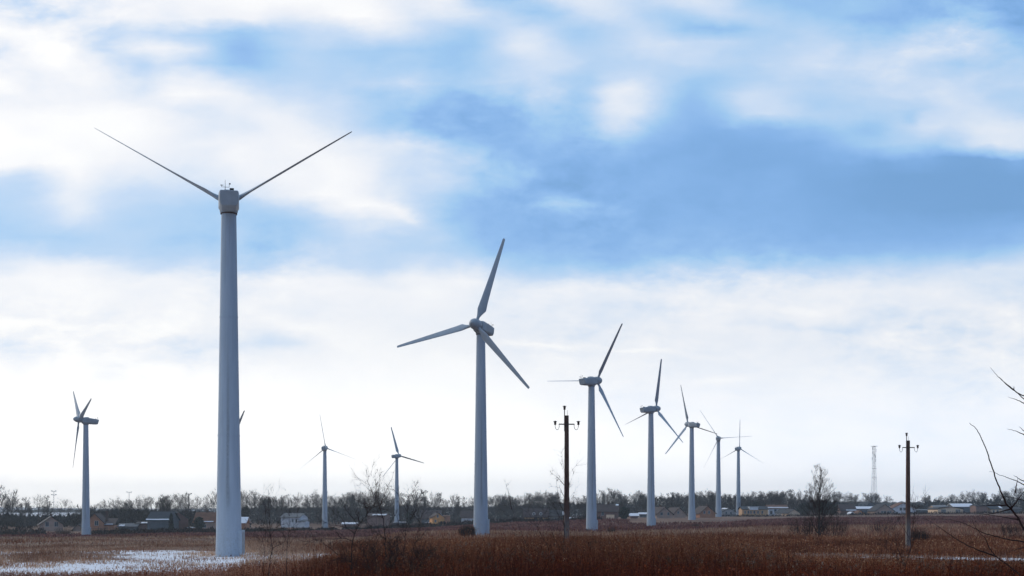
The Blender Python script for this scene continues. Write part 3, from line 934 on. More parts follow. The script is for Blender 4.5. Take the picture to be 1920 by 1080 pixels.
def house(name, label, cat, x0, x1, yb, ye, yr, d, kind='side', wall='tan', roof='dark', depth=8.0, yaw=0.0, wins=(), snow=(), chim=None, door=None, arch=False, extra=None):
    k = d / FPX
    xc = (x0 + x1) / 2
    X = X_at(xc, d)
    zb = Z_at(yb, d)
    root = empty(name, (X, d, zb), R(yaw))
    tag(root, label, cat)
    W = (x1 - x0) * k / 2 / max(0.6, math.cos(R(yaw)))
    he = (yb - ye) * k
    hr = (yb - yr) * k
    D = depth
    wm = simple('wall_' + wall, WALLS[wall], 0.9, 0.14, 0.8)
    rm = M_snow if roof == 'snow' else simple('roof_' + roof, ROOFS[roof], 0.85, 0.18, 0.9)
    mb = MB()
    if kind == 'gable':        # ridge runs away from the viewer
        a = [(-W, 0, -2), (W, 0, -2), (W, 0, he), (0, 0, hr - 0.12), (-W, 0, he)]
    else:
        a = None
    if kind == 'gable':
        vs = a + [(p[0], D, p[2]) for p in a]
        mb.add(vs, [(0, 1, 2, 3, 4), (9, 8, 7, 6, 5), (0, 5, 6, 1), (1, 6, 7, 2), (2, 7, 8, 3), (3, 8, 9, 4), (4, 9, 5, 0)])
    elif kind == 'flat':
        mb.box(-W, W, 0, D, -2, he)
    else:
        a = [(-W, 0, -2), (-W, D, -2), (-W, D, he), (-W, D / 2, hr - 0.12), (-W, 0, he)]
        vs = a + [(W, p[1], p[2]) for p in a]
        mb.add(vs, [(4, 3, 2, 1, 0), (5, 6, 7, 8, 9), (0, 1, 6, 5), (1, 2, 7, 6), (2, 3, 8, 7), (3, 4, 9, 8), (4, 0, 5, 9)])
    mb.build('wall', wm, root)
    t = 0.14; ov = 0.45

    def slab(p0, p1, p2, p3, nm, m, th):
        p = [Vector(q) for q in (p0, p1, p2, p3)]
        n = (p[1] - p[0]).cross(p[3] - p[0]).normalized()
        if n.z < 0: n = -n
        mb_ = MB(); lo = p; hi = [q + n * th for q in p]
        mb_.add(lo + hi, [(0, 3, 2, 1), (4, 5, 6, 7), (0, 1, 5, 4), (1, 2, 6, 5), (2, 3, 7, 6), (3, 0, 4, 7)])
        return mb_.build(nm, m, root)

    def plane_pt(side, s, v, lift):
        """point on a roof plane: s along the ridge 0..1, v from eave 0 to ridge 1"""
        if kind == 'gable':
            sg = -1 if side == 'L' else 1
            e = Vector((sg * (W + ov), -ov + s * (D + 2 * ov), he - ov * (hr - he) / max(W, .1)))
            r_ = Vector((0, -ov + s * (D + 2 * ov), hr))
        else:
            sg = 0 if side == 'F' else 1
            yy = -ov if sg == 0 else D + ov
            e = Vector((-W - ov + s * 2 * (W + ov), yy, he - ov * (hr - he) / (D / 2)))
            r_ = Vector((-W - ov + s * 2 * (W + ov), D / 2, hr))
        return e.lerp(r_, v) + Vector((0, 0, lift))
    if kind == 'flat':
        mb = MB(); mb.box(-W - 0.2, W + 0.2, -0.2, D + 0.2, he, he + 0.25); rf = mb.build('roof', rm, root)
    elif arch:
        mb = MB(); n = 10; secs = []
        for yy in (-ov, D + ov):
            top_ = [(-(W + .3) * math.cos(math.pi * i / n), yy, he + (hr - he) * math.sin(math.pi * i / n) ** 0.9) for i in range(n + 1)]
            bot = [(p[0] * 0.97, p[1], p[2] - 0.16) for p in reversed(top_)]
            secs.append(top_ + bot)
        mb.loft(secs); rf = mb.build('roof', rm, root)
    else:
        for sd_ in (('L', 'R') if kind == 'gable' else ('F', 'B')):
            rf = slab(plane_pt(sd_, 0, 0, 0), plane_pt(sd_, 1, 0, 0), plane_pt(sd_, 1, 1, 0), plane_pt(sd_, 0, 1, 0), 'roof', rm, t)
    for (sd_, s0, s1, v0, v1) in snow:
        # ragged sheet of snow lying on the roof
        mb = MB(); n = 6; lo = []; hi = []
        for i in range(n + 1):
            s = s0 + (s1 - s0) * i / n
            j0 = v0 + (v1 - v0) * 0.25 * rs.rand(); j1 = v1 - (v1 - v0) * 0.25 * rs.rand()
            lo.append(plane_pt(sd_, s, j0, t + 0.03)); hi.append(plane_pt(sd_, s, j1, t + 0.03))
        up = Vector((0, 0, 0.12)); vs = []; fs = []
        for i in range(n + 1):
            vs += [lo[i], hi[i], lo[i] + up, hi[i] + up]
        for i in range(n):
            b_ = 4 * i; c_ = 4 * (i + 1)
            fs += [(b_ + 2, b_ + 3, c_ + 3, c_ + 2), (b_, b_ + 2, c_ + 2, c_), (b_ + 1, c_ + 1, c_ + 3, b_ + 3)]
        fs += [(0, 1, 3, 2), (4 * n, 4 * n + 2, 4 * n + 3, 4 * n + 1)]
        mb.add(vs, fs); mb.build('snow_patch', M_snow, root)
    for (a0, a1, b0, b1) in wins:
        wx0, wx1 = (a0 - xc) * k, (a1 - xc) * k; wz0, wz1 = (yb - b1) * k, (yb - b0) * k
        mb = MB(); mb.box(wx0 - 0.1, wx0, -0.09, -0.004, wz0 - 0.1, wz1 + 0.1); mb.box(wx1, wx1 + 0.1, -0.09, -0.004, wz0 - 0.1, wz1 + 0.1)
        mb.box(wx0, wx1, -0.088, -0.006, wz1, wz1 + 0.098); mb.box(wx0, wx1, -0.12, -0.006, wz0 - 0.098, wz0)
        mb.box((wx0 + wx1) / 2 - 0.04, (wx0 + wx1) / 2 + 0.04, -0.07, -0.03, wz0, wz1)
        w_ = mb.build('window', M_frame, root)
        mb = MB(); mb.box(wx0, wx1, -0.03, -0.008, wz0, wz1); mb.build('pane', M_glass, w_)
    if door:
        a0, a1, b0 = door
        mb = MB(); mb.box((a0 - xc) * k, (a1 - xc) * k, -0.06, -0.005, -0.1, (yb - b0) * k); mb.build('door', M_dark, root)
    if chim:
        cx = (chim - xc) * k
        zc = hr + 0.7
        mb = MB(); mb.box(cx - 0.35, cx + 0.35, D / 2 - 0.35, D / 2 + 0.35, he, zc); mb.box(cx - 0.42, cx + 0.42, D / 2 - 0.42, D / 2 + 0.42, zc + 0.003, zc + 0.15)
        mb.build('chimney', simple('chimney_brick', (0.09, 0.055, 0.045), 0.9, 0.2, 1), root)
    return root


def annex(root, x0, x1, yb, ye, yr, xc, d, wall, roof, y0=1.5, D=5.0, snow=False):
    k = d / FPX
    a, b = (x0 - xc) * k, (x1 - xc) * k; he, hr = (yb - ye) * k, (yb - yr) * k
    mb = MB(); mb.box(a, b, y0, y0 + D, -2, he); mb.build('annex', simple('wall_' + wall, WALLS[wall], 0.9, 0.14, 0.8), root)
    mb = MB()
    mb.add([(a, y0 - .3, he), (b + .3, y0 - .3, he), (b + .3, y0 + D, hr), (a, y0 + D, hr), (a, y0 - .3, he + .15), (b + .3, y0 - .3, he + .15), (b + .3, y0 + D, hr + .15), (a, y0 + D, hr + .15)],
           [(0, 3, 2, 1), (4, 5, 6, 7), (0, 1, 5, 4), (1, 2, 6, 5), (2, 3, 7, 6), (3, 0, 4, 7)])
    mb.build('annex_roof', M_snow if snow else simple('roof_' + roof, ROOFS[roof], 0.85, 0.18, 0.9), root)


H = house
H('brick_house', 'tan gabled house with two dark square windows at far left, left of the side-on turbine', 'house', 77, 116, 997, 984, 969, 408, 'gable', 'tan', 'dark', 9, 22,
  wins=[(86, 91.5, 979, 987), (102, 108, 979, 987)], snow=[('R', .35, .98, .15, .85)], chim=98)
H('shed', 'small tan gabled shed just left of the side-on turbine foot', 'shed', 137, 156, 997, 993, 983, 415, 'gable', 'tan', 'dark', 6, 10)
r_ = H('brick_house', 'tall brick house directly right of the side-on turbine foot, snow on its side roof', 'house', 160, 194, 999, 980, 963, 425, 'gable', 'brick', 'brown', 8, 5, wins=[(178, 184, 977, 985), (164, 167, 977, 985)], chim=195)
annex(r_, 194, 212, 999, 985, 973, 177, 425, 'brick', 'brown', 0.5, 6, False)
k_ = 425 / FPX
mb = MB(); mb.box((195 - 177) * k_, (210 - 177) * k_, 0.4, 3.0, (999 - 983.5) * k_, (999 - 982) * k_); mb.build('snow_patch', M_snow, r_)
H('lean_to', 'low grey open lean-to between the brick house and the black barn', 'shed', 222, 256, 994, 987, 982, 430, 'side', 'slate', 'grey', 5, 0, snow=[('F', .1, .35, 0, .5)])
H('shed', 'small brown shed with a snow pile, left end of the black barn', 'shed', 256, 275, 994, 982, 979, 432, 'side', 'brown', 'dark', 5, 0, snow=[('F', .45, .95, 0, .7)])
H('barn', 'long black barn with a line of snow along its eave, left of the nearest tower', 'barn', 276, 319, 996, 975, 960, 430, 'side', 'slate', 'slate', 9, -4, snow=[('F', 0.0, 0.98, 0.02, .14)])
H('barn', 'tall dark gabled shed with white snow strips, right of the black barn', 'barn', 318, 352, 996, 973, 960, 440, 'gable', 'brown', 'slate', 12, 18, snow=[('R', .2, .5, .1, .8), ('R', .55, .8, .1, .8)])
H('house', 'house with a broad rust-coloured tile roof just left of the nearest tower', 'house', 364, 402, 996, 978.5, 961, 435, 'side', 'tan', 'tile', 9, 0, snow=[('F', .3, .9, 0.02, .1)], wins=[(380, 386, 984, 989)], chim=383)
H('shed', 'low garage with snow on its flat roof below the rust-roofed house', 'shed', 352, 374, 997, 990, 988, 425, 'flat', 'brown', 'snow', 4)
H('shed', 'small brown shed with a white gabled roof at the right edge of the nearest tower', 'shed', 436, 460, 993, 980, 970, 430, 'side', 'brick', 'snow', 7)
r_ = H('house', 'pale grey house among dark trees right of the nearest tower', 'house', 526, 562, 986, 970, 963, 560, 'side', 'pale', 'grey', 9, -14, wins=[(548, 550.5, 974, 979), (555, 557.5, 974, 979)])
annex(r_, 562, 575, 986, 978, 975, 544, 560, 'pale', 'grey', -1, 5)
H('shed', 'long low shed with a snowy roof right of the thin-bladed turbine', 'shed', 642, 667, 988, 982.5, 980, 520, 'side', 'brown', 'snow', 5)
H('barn', 'dull brown barn with a white snow edge, left of the broad-bladed small turbine', 'barn', 688, 722, 986, 967, 963, 560, 'side', 'brown', 'brown', 9, -8, snow=[('F', .3, .98, .05, .6)])
H('house', 'large dark roofed house left of the orange gabled house', 'house', 790, 826, 984, 972, 957, 590, 'side', 'slate', 'brown', 10)
r_ = H('house', 'orange gabled house with snow on its right roof, between the shrubs and the second tower', 'house', 811, 833, 983, 970, 962, 555, 'gable', 'orange', 'brown', 8, 12,
       wins=[(819.5, 822, 965, 970), (815, 817.5, 975, 979)], snow=[('R', .05, .95, .1, .9)], door=(826, 829, 977), chim=822)
annex(r_, 834, 845, 983, 968, 967, 822, 555, 'brick', 'tile', 0.6, 5)
H('house', 'grey walled house with a dark roof left of the second tower', 'house', 865, 893, 982, 970, 958, 500, 'side', 'pale', 'brown', 9)
H('shed', 'long low snow-topped shed left of the orange house', 'shed', 738, 760, 984, 979.5, 978.5, 600, 'flat', 'slate', 'snow', 4)
H('shed', 'short low snow-topped shed at the foot of the orange house', 'shed', 797, 809, 984, 980, 979, 590, 'flat', 'grey', 'snow', 4)
H('shed', 'low white-roofed shed just right of the second tower', 'shed', 928, 946, 980, 977, 975.5, 520, 'side', 'slate', 'snow', 5)
H('shed', 'low white-roofed shed right of the second tower, farther along', 'shed', 950, 964, 981, 978, 977, 520, 'side', 'brown', 'snow', 4)
r_ = H('house', 'long ochre house with two round dormers in a brown roof, left of the nearer pole', 'house', 983, 1027, 979, 969, 954, 452, 'side', 'ochre', 'brown', 8)
k_ = 452 / FPX
for cx_ in (1001, 1014):
    mb = MB(); mb.tube([((cx_ - 1005) * k_, 0.3, (979 - 963.5) * k_), ((cx_ - 1005) * k_, 2.6, (979 - 963.5) * k_)], 0.48, 14)
    dm_ = mb.build('dormer', simple('wall_white', WALLS['white'], .9, .1, 1), r_)
    mb = MB(); mb.tube([((cx_ - 1005) * k_, 0.28, (979 - 963.5) * k_), ((cx_ - 1005) * k_, 0.24, (979 - 963.5) * k_)], 0.33, 14); mb.build('pane', M_glass, dm_)
H('house', 'grey-tan house with a dark roof directly left of the nearer pole', 'house', 1028, 1056, 979, 968, 957, 458, 'side', 'grey', 'dark', 8, 0, wins=[(1040, 1043, 972, 976)], snow=[('F', .9, 1.0, .1, .8)])
H('shed', 'low long shed with a white roof just right of the nearer pole', 'shed', 1062, 1088, 977, 974, 971, 470, 'side', 'slate', 'snow', 5)
r_ = H('house', 'dark two-storey house with a pale wall panel right of the level-bladed turbine foot', 'house', 1120, 1158, 977, 959, 946, 450, 'side', 'brown', 'brown', 9, -6, wins=[(1128, 1132, 959, 966)], snow=[('F', .84, .97, .78, .97)], chim=1140)
k_ = 450 / FPX
mb = MB(); mb.box((1137 - 1139) * k_, (1152 - 1139) * k_, -1.2, -0.01, -2, (977 - 965) * k_); mb.build('porch', simple('wall_cream', WALLS['cream'], .9, .1, 1), r_)
H('shed', 'small snow-roofed shed in the trees between the side-on and upright-bladed turbines', 'shed', 1182, 1196, 975, 967, 963, 480, 'side', 'brown', 'snow', 5)
H('shed', 'long snow-roofed shed touching the left side of the upright-bladed turbine', 'shed', 1200, 1217, 973, 964, 961.5, 520, 'side', 'slate', 'snow', 5)
H('house', 'tan gabled house right of the upright-bladed turbine, the first of a pair', 'house', 1231, 1262, 974, 964, 951, 490, 'gable', 'tan', 'brown', 9, 16, wins=[(1238, 1242, 961, 966), (1252, 1255, 961, 966)], snow=[('R', .1, .98, .05, .55)], chim=1248)
H('house', 'tan gabled house behind its twin, left of the first of the three small turbines', 'house', 1262, 1286, 973, 963, 952, 510, 'gable', 'tan', 'brown', 9, 16, wins=[(1270, 1273, 959, 963)], snow=[('R', .1, .98, .3, .8)])
H('house', 'brown gabled house between the first two of the three small turbines', 'house', 1312, 1342, 973, 962, 949, 510, 'gable', 'brick', 'brown', 10, 10, wins=[(1319, 1322, 958, 963), (1328, 1331, 958, 963)], snow=[('R', .05, .95, .2, .95)], chim=1334)
H('house', 'grey gabled house with thin snowy roof between the last two small turbines', 'house', 1354, 1380, 970, 960, 953, 590, 'gable', 'grey', 'slate', 9, 8, wins=[(1360, 1363, 960, 964), (1369, 1372, 960, 964)], snow=[('R', .1, .9, .2, .8), ('L', .1, .9, .7, .95)])
r_ = H('mansion', 'ochre mansion with a white central dormer right of the farthest turbine', 'house', 1392, 1440, 970, 955, 950, 610, 'side', 'ochre', 'slate', 10, 0,
       wins=[(1402, 1404.5, 958, 963), (1407, 1409, 958, 963), (1413, 1415.5, 958, 963), (1420, 1422.5, 958, 963), (1428, 1430.5, 958, 963), (1396, 1398, 958, 963)])
k_ = 610 / FPX
mb = MB(); mb.box((1405 - 1416) * k_, (1421 - 1416) * k_, -0.8, 3, (970 - 956) * k_, (970 - 951) * k_); mb.box((1404 - 1416) * k_, (1422 - 1416) * k_, -1.0, 3.2, (970 - 950.8) * k_, (970 - 950) * k_)
mb.build('dormer', simple('wall_white', WALLS['white'], .9, .1, 1), r_)
H('house', 'long grey-blue house with a pale terracotta roof, right half of the mansion row', 'house', 1441, 1477, 968, 953, 947, 620, 'side', 'pale', 'tile', 9, 0, wins=[(1444, 1448, 958, 964), (1452, 1456, 955, 960), (1463, 1467, 958, 963)], snow=[('F', .02, .98, .05, .3)])
H('house', 'low white gabled cottage just left of the bare birch', 'house', 1466, 1486, 968, 961, 953, 600, 'gable', 'pale', 'slate', 8, 10)
H('house', 'tan gabled cottage partly behind the bare birch', 'house', 1478, 1500, 969, 962, 955, 590, 'gable', 'cream', 'dark', 8, 10)
H('house', 'house with a dark brown roof and snow drift right of the bare birch', 'house', 1577, 1605, 967, 957, 946, 600, 'side', 'brown', 'brown', 9, 0, wins=[(1589, 1594, 957, 961)], snow=[('F', .35, .95, .0, .12)])
H('shed', 'small orange gabled hut below the lattice mast', 'shed', 1604, 1623, 968, 964, 957.5, 580, 'gable', 'orange', 'tile', 6, 0, wins=[(1611.5, 1614.5, 961, 964)])
H('shed', 'snow pile roofed hut between the brown roofed house and the orange hut', 'shed', 1592, 1604, 968, 965, 960, 575, 'gable', 'slate', 'snow', 5)
H('house', 'long low building with a snow-covered roof behind the orange hut', 'house', 1604, 1640, 968, 954, 950, 660, 'side', 'slate', 'snow', 9)
H('house', 'dark gabled roof with white edge rising behind the snowy building at the lattice mast', 'house', 1620, 1646, 968, 951, 941, 700, 'gable', 'slate', 'slate', 9, 15, snow=[('R', .1, .9, .1, .9)])
H('house', 'tan gabled house with dark roof and two window bands left of the farther pole', 'house', 1641, 1677, 968, 958, 945.5, 600, 'gable', 'tan', 'dark', 10, 5, wins=[(1652, 1656, 958.5, 962.5), (1657, 1661, 958.5, 962.5), (1664, 1667, 958.5, 962.5), (1668, 1671, 958.5, 962.5)], snow=[('R', .0, .2, .1, .9)])
H('house', 'large pale gabled house with brick roof edges directly behind the farther pole', 'house', 1671, 1717, 968, 954, 943, 640, 'gable', 'pale', 'tile', 10, 0,
  wins=[(1687, 1691, 952, 957), (1694, 1698, 952, 957), (1680, 1684, 960, 964), (1707, 1711, 960, 964)], snow=[])
H('house', 'row of low grey outbuildings between the farther pole and the arched building', 'outbuilding', 1718, 1752, 967, 957, 955, 680, 'side', 'slate', 'grey', 6)
H('house', 'cream house with flat pale roof left of the arched building', 'house', 1753, 1777, 966, 951.5, 947.5, 640, 'side', 'cream', 'palegrey', 9, 0, wins=[(1757, 1760, 955, 960)])
H('hangar', 'long tan building with an arched grey roof and two window groups', 'building', 1758, 1806, 966, 955, 950, 600, 'gable', 'cream', 'dark', 14, 0,
  wins=[(1765, 1767.4, 955.5, 962), (1768, 1770.4, 955.5, 962), (1771, 1773, 955.5, 962), (1792, 1794, 955.5, 962), (1795, 1797, 955.5, 962), (1798, 1800, 955.5, 962)], arch=True)
H('house', 'dark house under a bright snow-covered hipped roof right of the arched building', 'house', 1788, 1826, 965, 950, 944.5, 680, 'side', 'slate', 'snow', 11)
H('barn', 'plain dark box-like barn right of the snow-roofed house', 'barn', 1830, 1851, 964, 949, 947, 620, 'side', 'brown', 'dark', 8)
H('house', 'small tan house with a dark roof and snow spot at far right', 'house', 1858, 1879, 965, 954.5, 949.5, 620, 'side', 'cream', 'slate', 8, 0, wins=[(1861.5, 1864.5, 957, 961), (1869, 1872, 957, 961)], snow=[('F', .8, .98, .2, .9)])
H('shed', 'low dark shed at the far right edge behind the branches', 'shed', 1884, 1915, 965, 955, 951, 640, 'side', 'slate', 'dark', 8)


# fences in front of gardens
def fence(x0, x1, y0, d, h, label, step=2.5):
    xa, xb = X_at(x0, d), X_at(x1, d)
    xm = (xa + xb) / 2
    root = empty('garden_fence', (xm, d, ground1(xm, d))); tag(root, label, 'fence')
    n = max(2, int((xb - xa) / step))
    for i in range(n + 1):
        x = xa + (xb - xa) * i / n
        mb = MB(); z = ground1(x, d) - root.location.z
        mb.box(x - xm - 0.06, x - xm + 0.06, -0.06, 0.06, z - 0.5, z + h); mb.build('fence_post', M_bark, root)
    for f in (0.35, 0.8):
        mb = MB(); zs = [ground1(xa + (xb - xa) * i / n, d) - root.location.z + h * f for i in range(n + 1)]
        mb.tube([(xa + (xb - xa) * i / n - xm, -0.09, z) for i, z in enumerate(zs)], 0.045, 4); mb.build('fence_rail', M_bark, root)


fence(168, 250, 0, 395, 1.6, 'dark post and rail fence in front of the tall brick house')
fence(725, 800, 0, 575, 1.7, 'dark rail fence left of the orange house')


# ------------------------------------------------------------------ bare trees
def grow_tree(seed, H, spread, form, twig_w=0.035, ntw=1.0, levels=4, gap=0.25):
    """returns two triangle soups: trunk with limbs, and crown twigs"""
    r = np.random.RandomState(seed)
    TV, TT, CV, CT = [], [], [], []

    def tube3(V, T, p, q, r0, r1, n=4):
        ax = q - p; L = np.linalg.norm(ax)
        if L < 1e-6: return
        ax = ax / L
        ref = np.array([0, 0, 1.0]) if abs(ax[2]) < 0.9 else np.array([1.0, 0, 0])
        e1 = np.cross(ax, ref); e1 /= np.linalg.norm(e1); e2 = np.cross(ax, e1)
        b = len(V)
        for c, rr in ((p, r0), (q, r1)):
            for k in range(n):
                a = 2 * math.pi * k / n
                V.append(c + rr * (math.cos(a) * e1 + math.sin(a) * e2))
        for k in range(n):
            a0 = b + k; a1 = b + (k + 1) % n
            T.append((a0, a1, a1 + n)); T.append((a0, a1 + n, a0 + n))

    def blade(p, q, w):
        ax = q - p
        s = np.cross(ax, r.normal(size=3)); nn = np.linalg.norm(s)
        if nn < 1e-6: return
        s = s / nn * w
        b = len(CV)
        CV.extend([p - s, p + s, q]); CT.append((b, b + 1, b + 2))

    def branch(p, dvec, L, rad, lev):
        nseg = 4 if lev < 2 else 3
        pts = [p]; dcur = dvec / np.linalg.norm(dvec)
        for i in range(nseg):
            dcur = dcur + r.normal(size=3) * (0.09 if form in ('birch', 'poplar') else 0.16) + np.array([0, 0, 0.10 if form != 'weep' else -0.02])
            dcur /= np.linalg.norm(dcur)
            pts.append(pts[-1] + dcur * L / nseg)
        for i in range(nseg):
            f0, f1 = 1 - 0.8 * i / nseg, 1 - 0.8 * (i + 1) / nseg
            if lev <= 1:
                tube3(TV, TT, pts[i], pts[i + 1], rad * f0, rad * f1, 5 if lev == 0 else 4)
            else:
                if rad > 0.03:
                    tube3(CV, CT, pts[i], pts[i + 1], rad * f0, rad * f1, 3)
                else:
                    blade(pts[i], pts[i + 1] + (pts[i + 1] - pts[i]) * 0.4, max(rad, twig_w) * f0)
        if lev >= levels: return
        nch = {0: 0, 1: 6, 2: 5, 3: 4}.get(lev, 4)
        if lev == 1 and form in ('birch', 'poplar'):
            nch = max(2, nch * min(1.15, L / (0.24 * H)))
        nch = int(round(nch * (ntw if lev >= 2 else 1)))
        for c in range(nch):
            t = 0.25 + 0.75 * (c + r.rand()) / nch
            i = min(nseg - 1, int(t * nseg)); fr = t * nseg - i
            pos = pts[i] + (pts[i + 1] - pts[i]) * min(fr, 1)
            ax = pts[i + 1] - pts[i]; ax /= np.linalg.norm(ax)
            side = np.cross(ax, r.normal(size=3)); side /= (np.linalg.norm(side) + 1e-9)
            ang = r.uniform(0.35, 0.85)
            nd = ax * math.cos(ang) + side * math.sin(ang)
            branch(pos, nd, L * r.uniform(0.50, 0.74) * (1.1 - 0.35 * t), rad * 0.45, lev + 1)

    # trunk
    th = H * (0.92 if form in ('birch', 'poplar') else 0.62)
    tr = H * 0.020
    pts = [np.zeros(3) - np.array([0, 0, 1.0])]
    cur = np.zeros(3); pts.append(cur)
    ns = 7; lean = r.normal(size=2) * 0.03
    for i in range(ns):
        cur = cur + np.array([lean[0] + r.normal() * 0.03, lean[1] + r.normal() * 0.03, 1.0]) * th / ns
        pts.append(cur)
    for i in range(len(pts) - 1):
        f0, f1 = 1 - 0.85 * max(0, i - 1) / ns, 1 - 0.85 * i / ns
        tube3(TV, TT, pts[i], pts[i + 1], tr * f0, tr * f1, 6)
    nl = {'round': 13, 'birch': 22, 'poplar': 22, 'open': 10, 'dense': 19}.get(form, 12)
    for c in range(nl):
        t = gap + (1 - gap) * (c + r.rand() * 0.8) / nl
        i = 1 + min(ns - 1, int(t * ns)); fr = t * ns - int(t * ns)
        pos = pts[i] + (pts[min(i + 1, ns)] - pts[i]) * fr if i < ns else pts[-1]
        az = c * 2.4 + r.rand() * 0.6
        if form == 'birch': el = R(r.uniform(35, 62)); L = H * 0.34 * spread * (1.1 - 0.72 * t)
        elif form == 'poplar': el = R(r.uniform(58, 74)); L = H * 0.30 * spread * (1.15 - 0.7 * t)
        elif form == 'open': el = R(r.uniform(25, 65)); L = H * 0.52 * spread * (1.1 - 0.25 * t)
        else: el = R(r.uniform(25, 75)); L = H * 0.40 * spread * (1.1 - 0.25 * t)
        dv = np.array([math.cos(az) * math.cos(el), math.sin(az) * math.cos(el), math.sin(el)])
        branch(pos, dv, L, tr * 0.42 * (1.1 - 0.5 * t), 1)
    branch(pts[-1], np.array([0.05, 0, 1.0]), H * (0.12 if form in ('birch', 'poplar') else 0.33), tr * 0.3, 1)
    TV = np.array(TV); CV = np.array(CV)
    # normalise to the asked height
    top = np.percentile(CV[:, 2], 98.5); s = H / top
    return TV * s, TT, CV * s, CT


# skyline profile: (px, top row) in the photograph
SKY = [(-60, 915), (0, 910), (22, 920), (52, 932), (78, 925), (108, 929), (146, 944), (190, 946), (215, 932), (247, 937), (272, 930), (292, 928), (318, 926), (335, 923), (362, 932), (380, 924), (400, 921), (438, 925), (462, 918), (482, 920), (500, 932),
       (525, 931), (550, 929), (575, 928), (592, 918), (615, 930), (640, 930), (655, 924), (675, 924), (700, 921), (715, 922), (740, 933), (753, 924), (768, 926), (785, 919), (807, 921), (832, 924), (850, 926), (862, 929), (878, 929), (905, 930), (935, 931),
       (965, 928), (985, 927), (1005, 922), (1030, 923), (1050, 929), (1075, 930), (1092, 931), (1115, 930), (1130, 919), (1150, 918), (1168, 927), (1185, 923), (1205, 922), (1230, 925), (1255, 922), (1280, 925), (1300, 924), (1315, 920), (1330, 918), (1350, 925), (1375, 927), (1395, 927),
       (1412, 922), (1432, 921), (1450, 921), (1475, 919), (1495, 920), (1520, 922), (1552, 925), (1576, 922), (1600, 927), (1622, 924), (1663, 927), (1690, 940), (1720, 943), (1738, 930), (1757, 926), (1776, 929), (1795, 925), (1812, 925), (1833, 917), (1855, 924), (1875, 926), (1897, 911), (1920, 918), (1960, 915), (2000, 918)]
SKX = np.array([s[0] for s in SKY], float); SKT = np.array([s[1] for s in SKY], float)

PROTO = []
for i, (form, spread, ntw, words) in enumerate([
        ('round', 1.0, 1.0, 'bare round-crowned'), ('open', 1.05, 0.9, 'bare wide open-crowned'), ('birch', 1.0, 0.9, 'bare slender birch-like'), ('poplar', 0.9, 1.0, 'bare narrow upright'),
        ('dense', 1.0, 1.35, 'bare dense-crowned'), ('round', 1.15, 1.25, 'bare broad thick-crowned'), ('birch', 1.25, 0.8, 'bare feathery'), ('open', 0.9, 1.1, 'bare spreading')]):
    tv, tt, cv, ct = grow_tree(100 + i, 12.0, spread, form, 0.030, ntw * 1.2, 4, 0.20 if form != 'birch' else 0.15)
    PROTO.append((mesh_np('trunk', tv, tris=tt, mats=[M_bark]), mesh_np('crown', cv, tris=ct, mats=[M_twig]), words, form))

LAND = [(-400, 'the left picture edge'), (160, 'the left side-on turbine'), (428, 'the nearest turbine'), (609, 'the thin-bladed small turbine'), (744, 'the small broad-bladed turbine'), (902, 'the second nearest turbine'),
        (1062, 'the nearer utility pole'), (1109, 'the level-bladed turbine'), (1221, 'the upright-bladed turbine'), (1297, 'the first small right turbine'), (1347, 'the middle small right turbine'),
        (1384, 'the farthest turbine'), (1535, 'the lone birch'), (1639, 'the lattice mast'), (1702, 'the farther utility pole')]
ORD = ['first', 'second', 'third', 'fourth', 'fifth', 'sixth', 'seventh', 'eighth', 'ninth', 'tenth', 'eleventh', 'twelfth', 'thirteenth', 'fourteenth', 'fifteenth', 'sixteenth', 'seventeenth', 'eighteenth', 'nineteenth', 'twentieth']


def place_tree(px, ty, d, pi, label, group, rz, name='bare_tree', wide=1.0):
    x = X_at(px, d); zb = ground1(x, d); h = Z_at(ty, d) - zb
    root = empty(name, (x, d, zb), rz)
    tag(root, label, 'tree', group)
    s = h / 12.0
    tm, cm, words, form = PROTO[pi]
    m = Matrix.Diagonal((s * wide, s * wide, s, 1))
    link('trunk', tm, root, mat4=m); link('crown', cm, root, mat4=m)
    return root


def tree_rows():
    r = np.random.RandomState(21)
    recs = []
    px = -230.0
    while px < 2200:
        if px < 470: d = 480; step = 22
        elif px < 960: d = 640; step = 15
        elif px < 1120: d = 560; step = 16
        elif px < 1540: d = 640; step = 12
        else: d = 720; step = 19
        top = np.interp(px, SKX, SKT)
        if 1675 < px < 1730: top = max(top, 938)
        recs.append((px, top + r.uniform(-1.5, 3.5), d + r.uniform(-25, 40)))
        px += step * r.uniform(0.6, 1.4)
    cnt = {}
    for (px, top, d) in recs:
        if px < -45 or px > 1975:      # woods going on beyond the picture
            place_tree(px, top, d, int(r.choice([0, 4, 5])), 'bare tree of the far woods beyond the edge of the picture', 'bare trees beyond the picture edge', r.uniform(0, 6.28)); continue
        lm = max([l for l in LAND if l[0] <= px] or [LAND[0]], key=lambda l: l[0])
        n = cnt.get(lm[0], 0); cnt[lm[0]] = n + 1
        if 740 < px < 900: pi = int(r.choice([2, 3, 6, 7]))
        elif 1160 < px < 1540: pi = int(r.choice([4, 5, 0, 3]))
        elif px < 150: pi = int(r.choice([2, 1, 6]))
        elif px > 1720: pi = int(r.choice([0, 5, 4]))
        else: pi = int(r.choice([0, 1, 4, 5, 7, 0]))
        lab = '%s tree, %s right of %s' % (PROTO[pi][2], ORD[min(n, 19)], lm[1])
        place_tree(px, top, d, pi, lab, 'bare trees of the far tree line', r.uniform(0, 6.28), wide=r.uniform(0.85, 1.2))
    return recs


RECS = tree_rows()


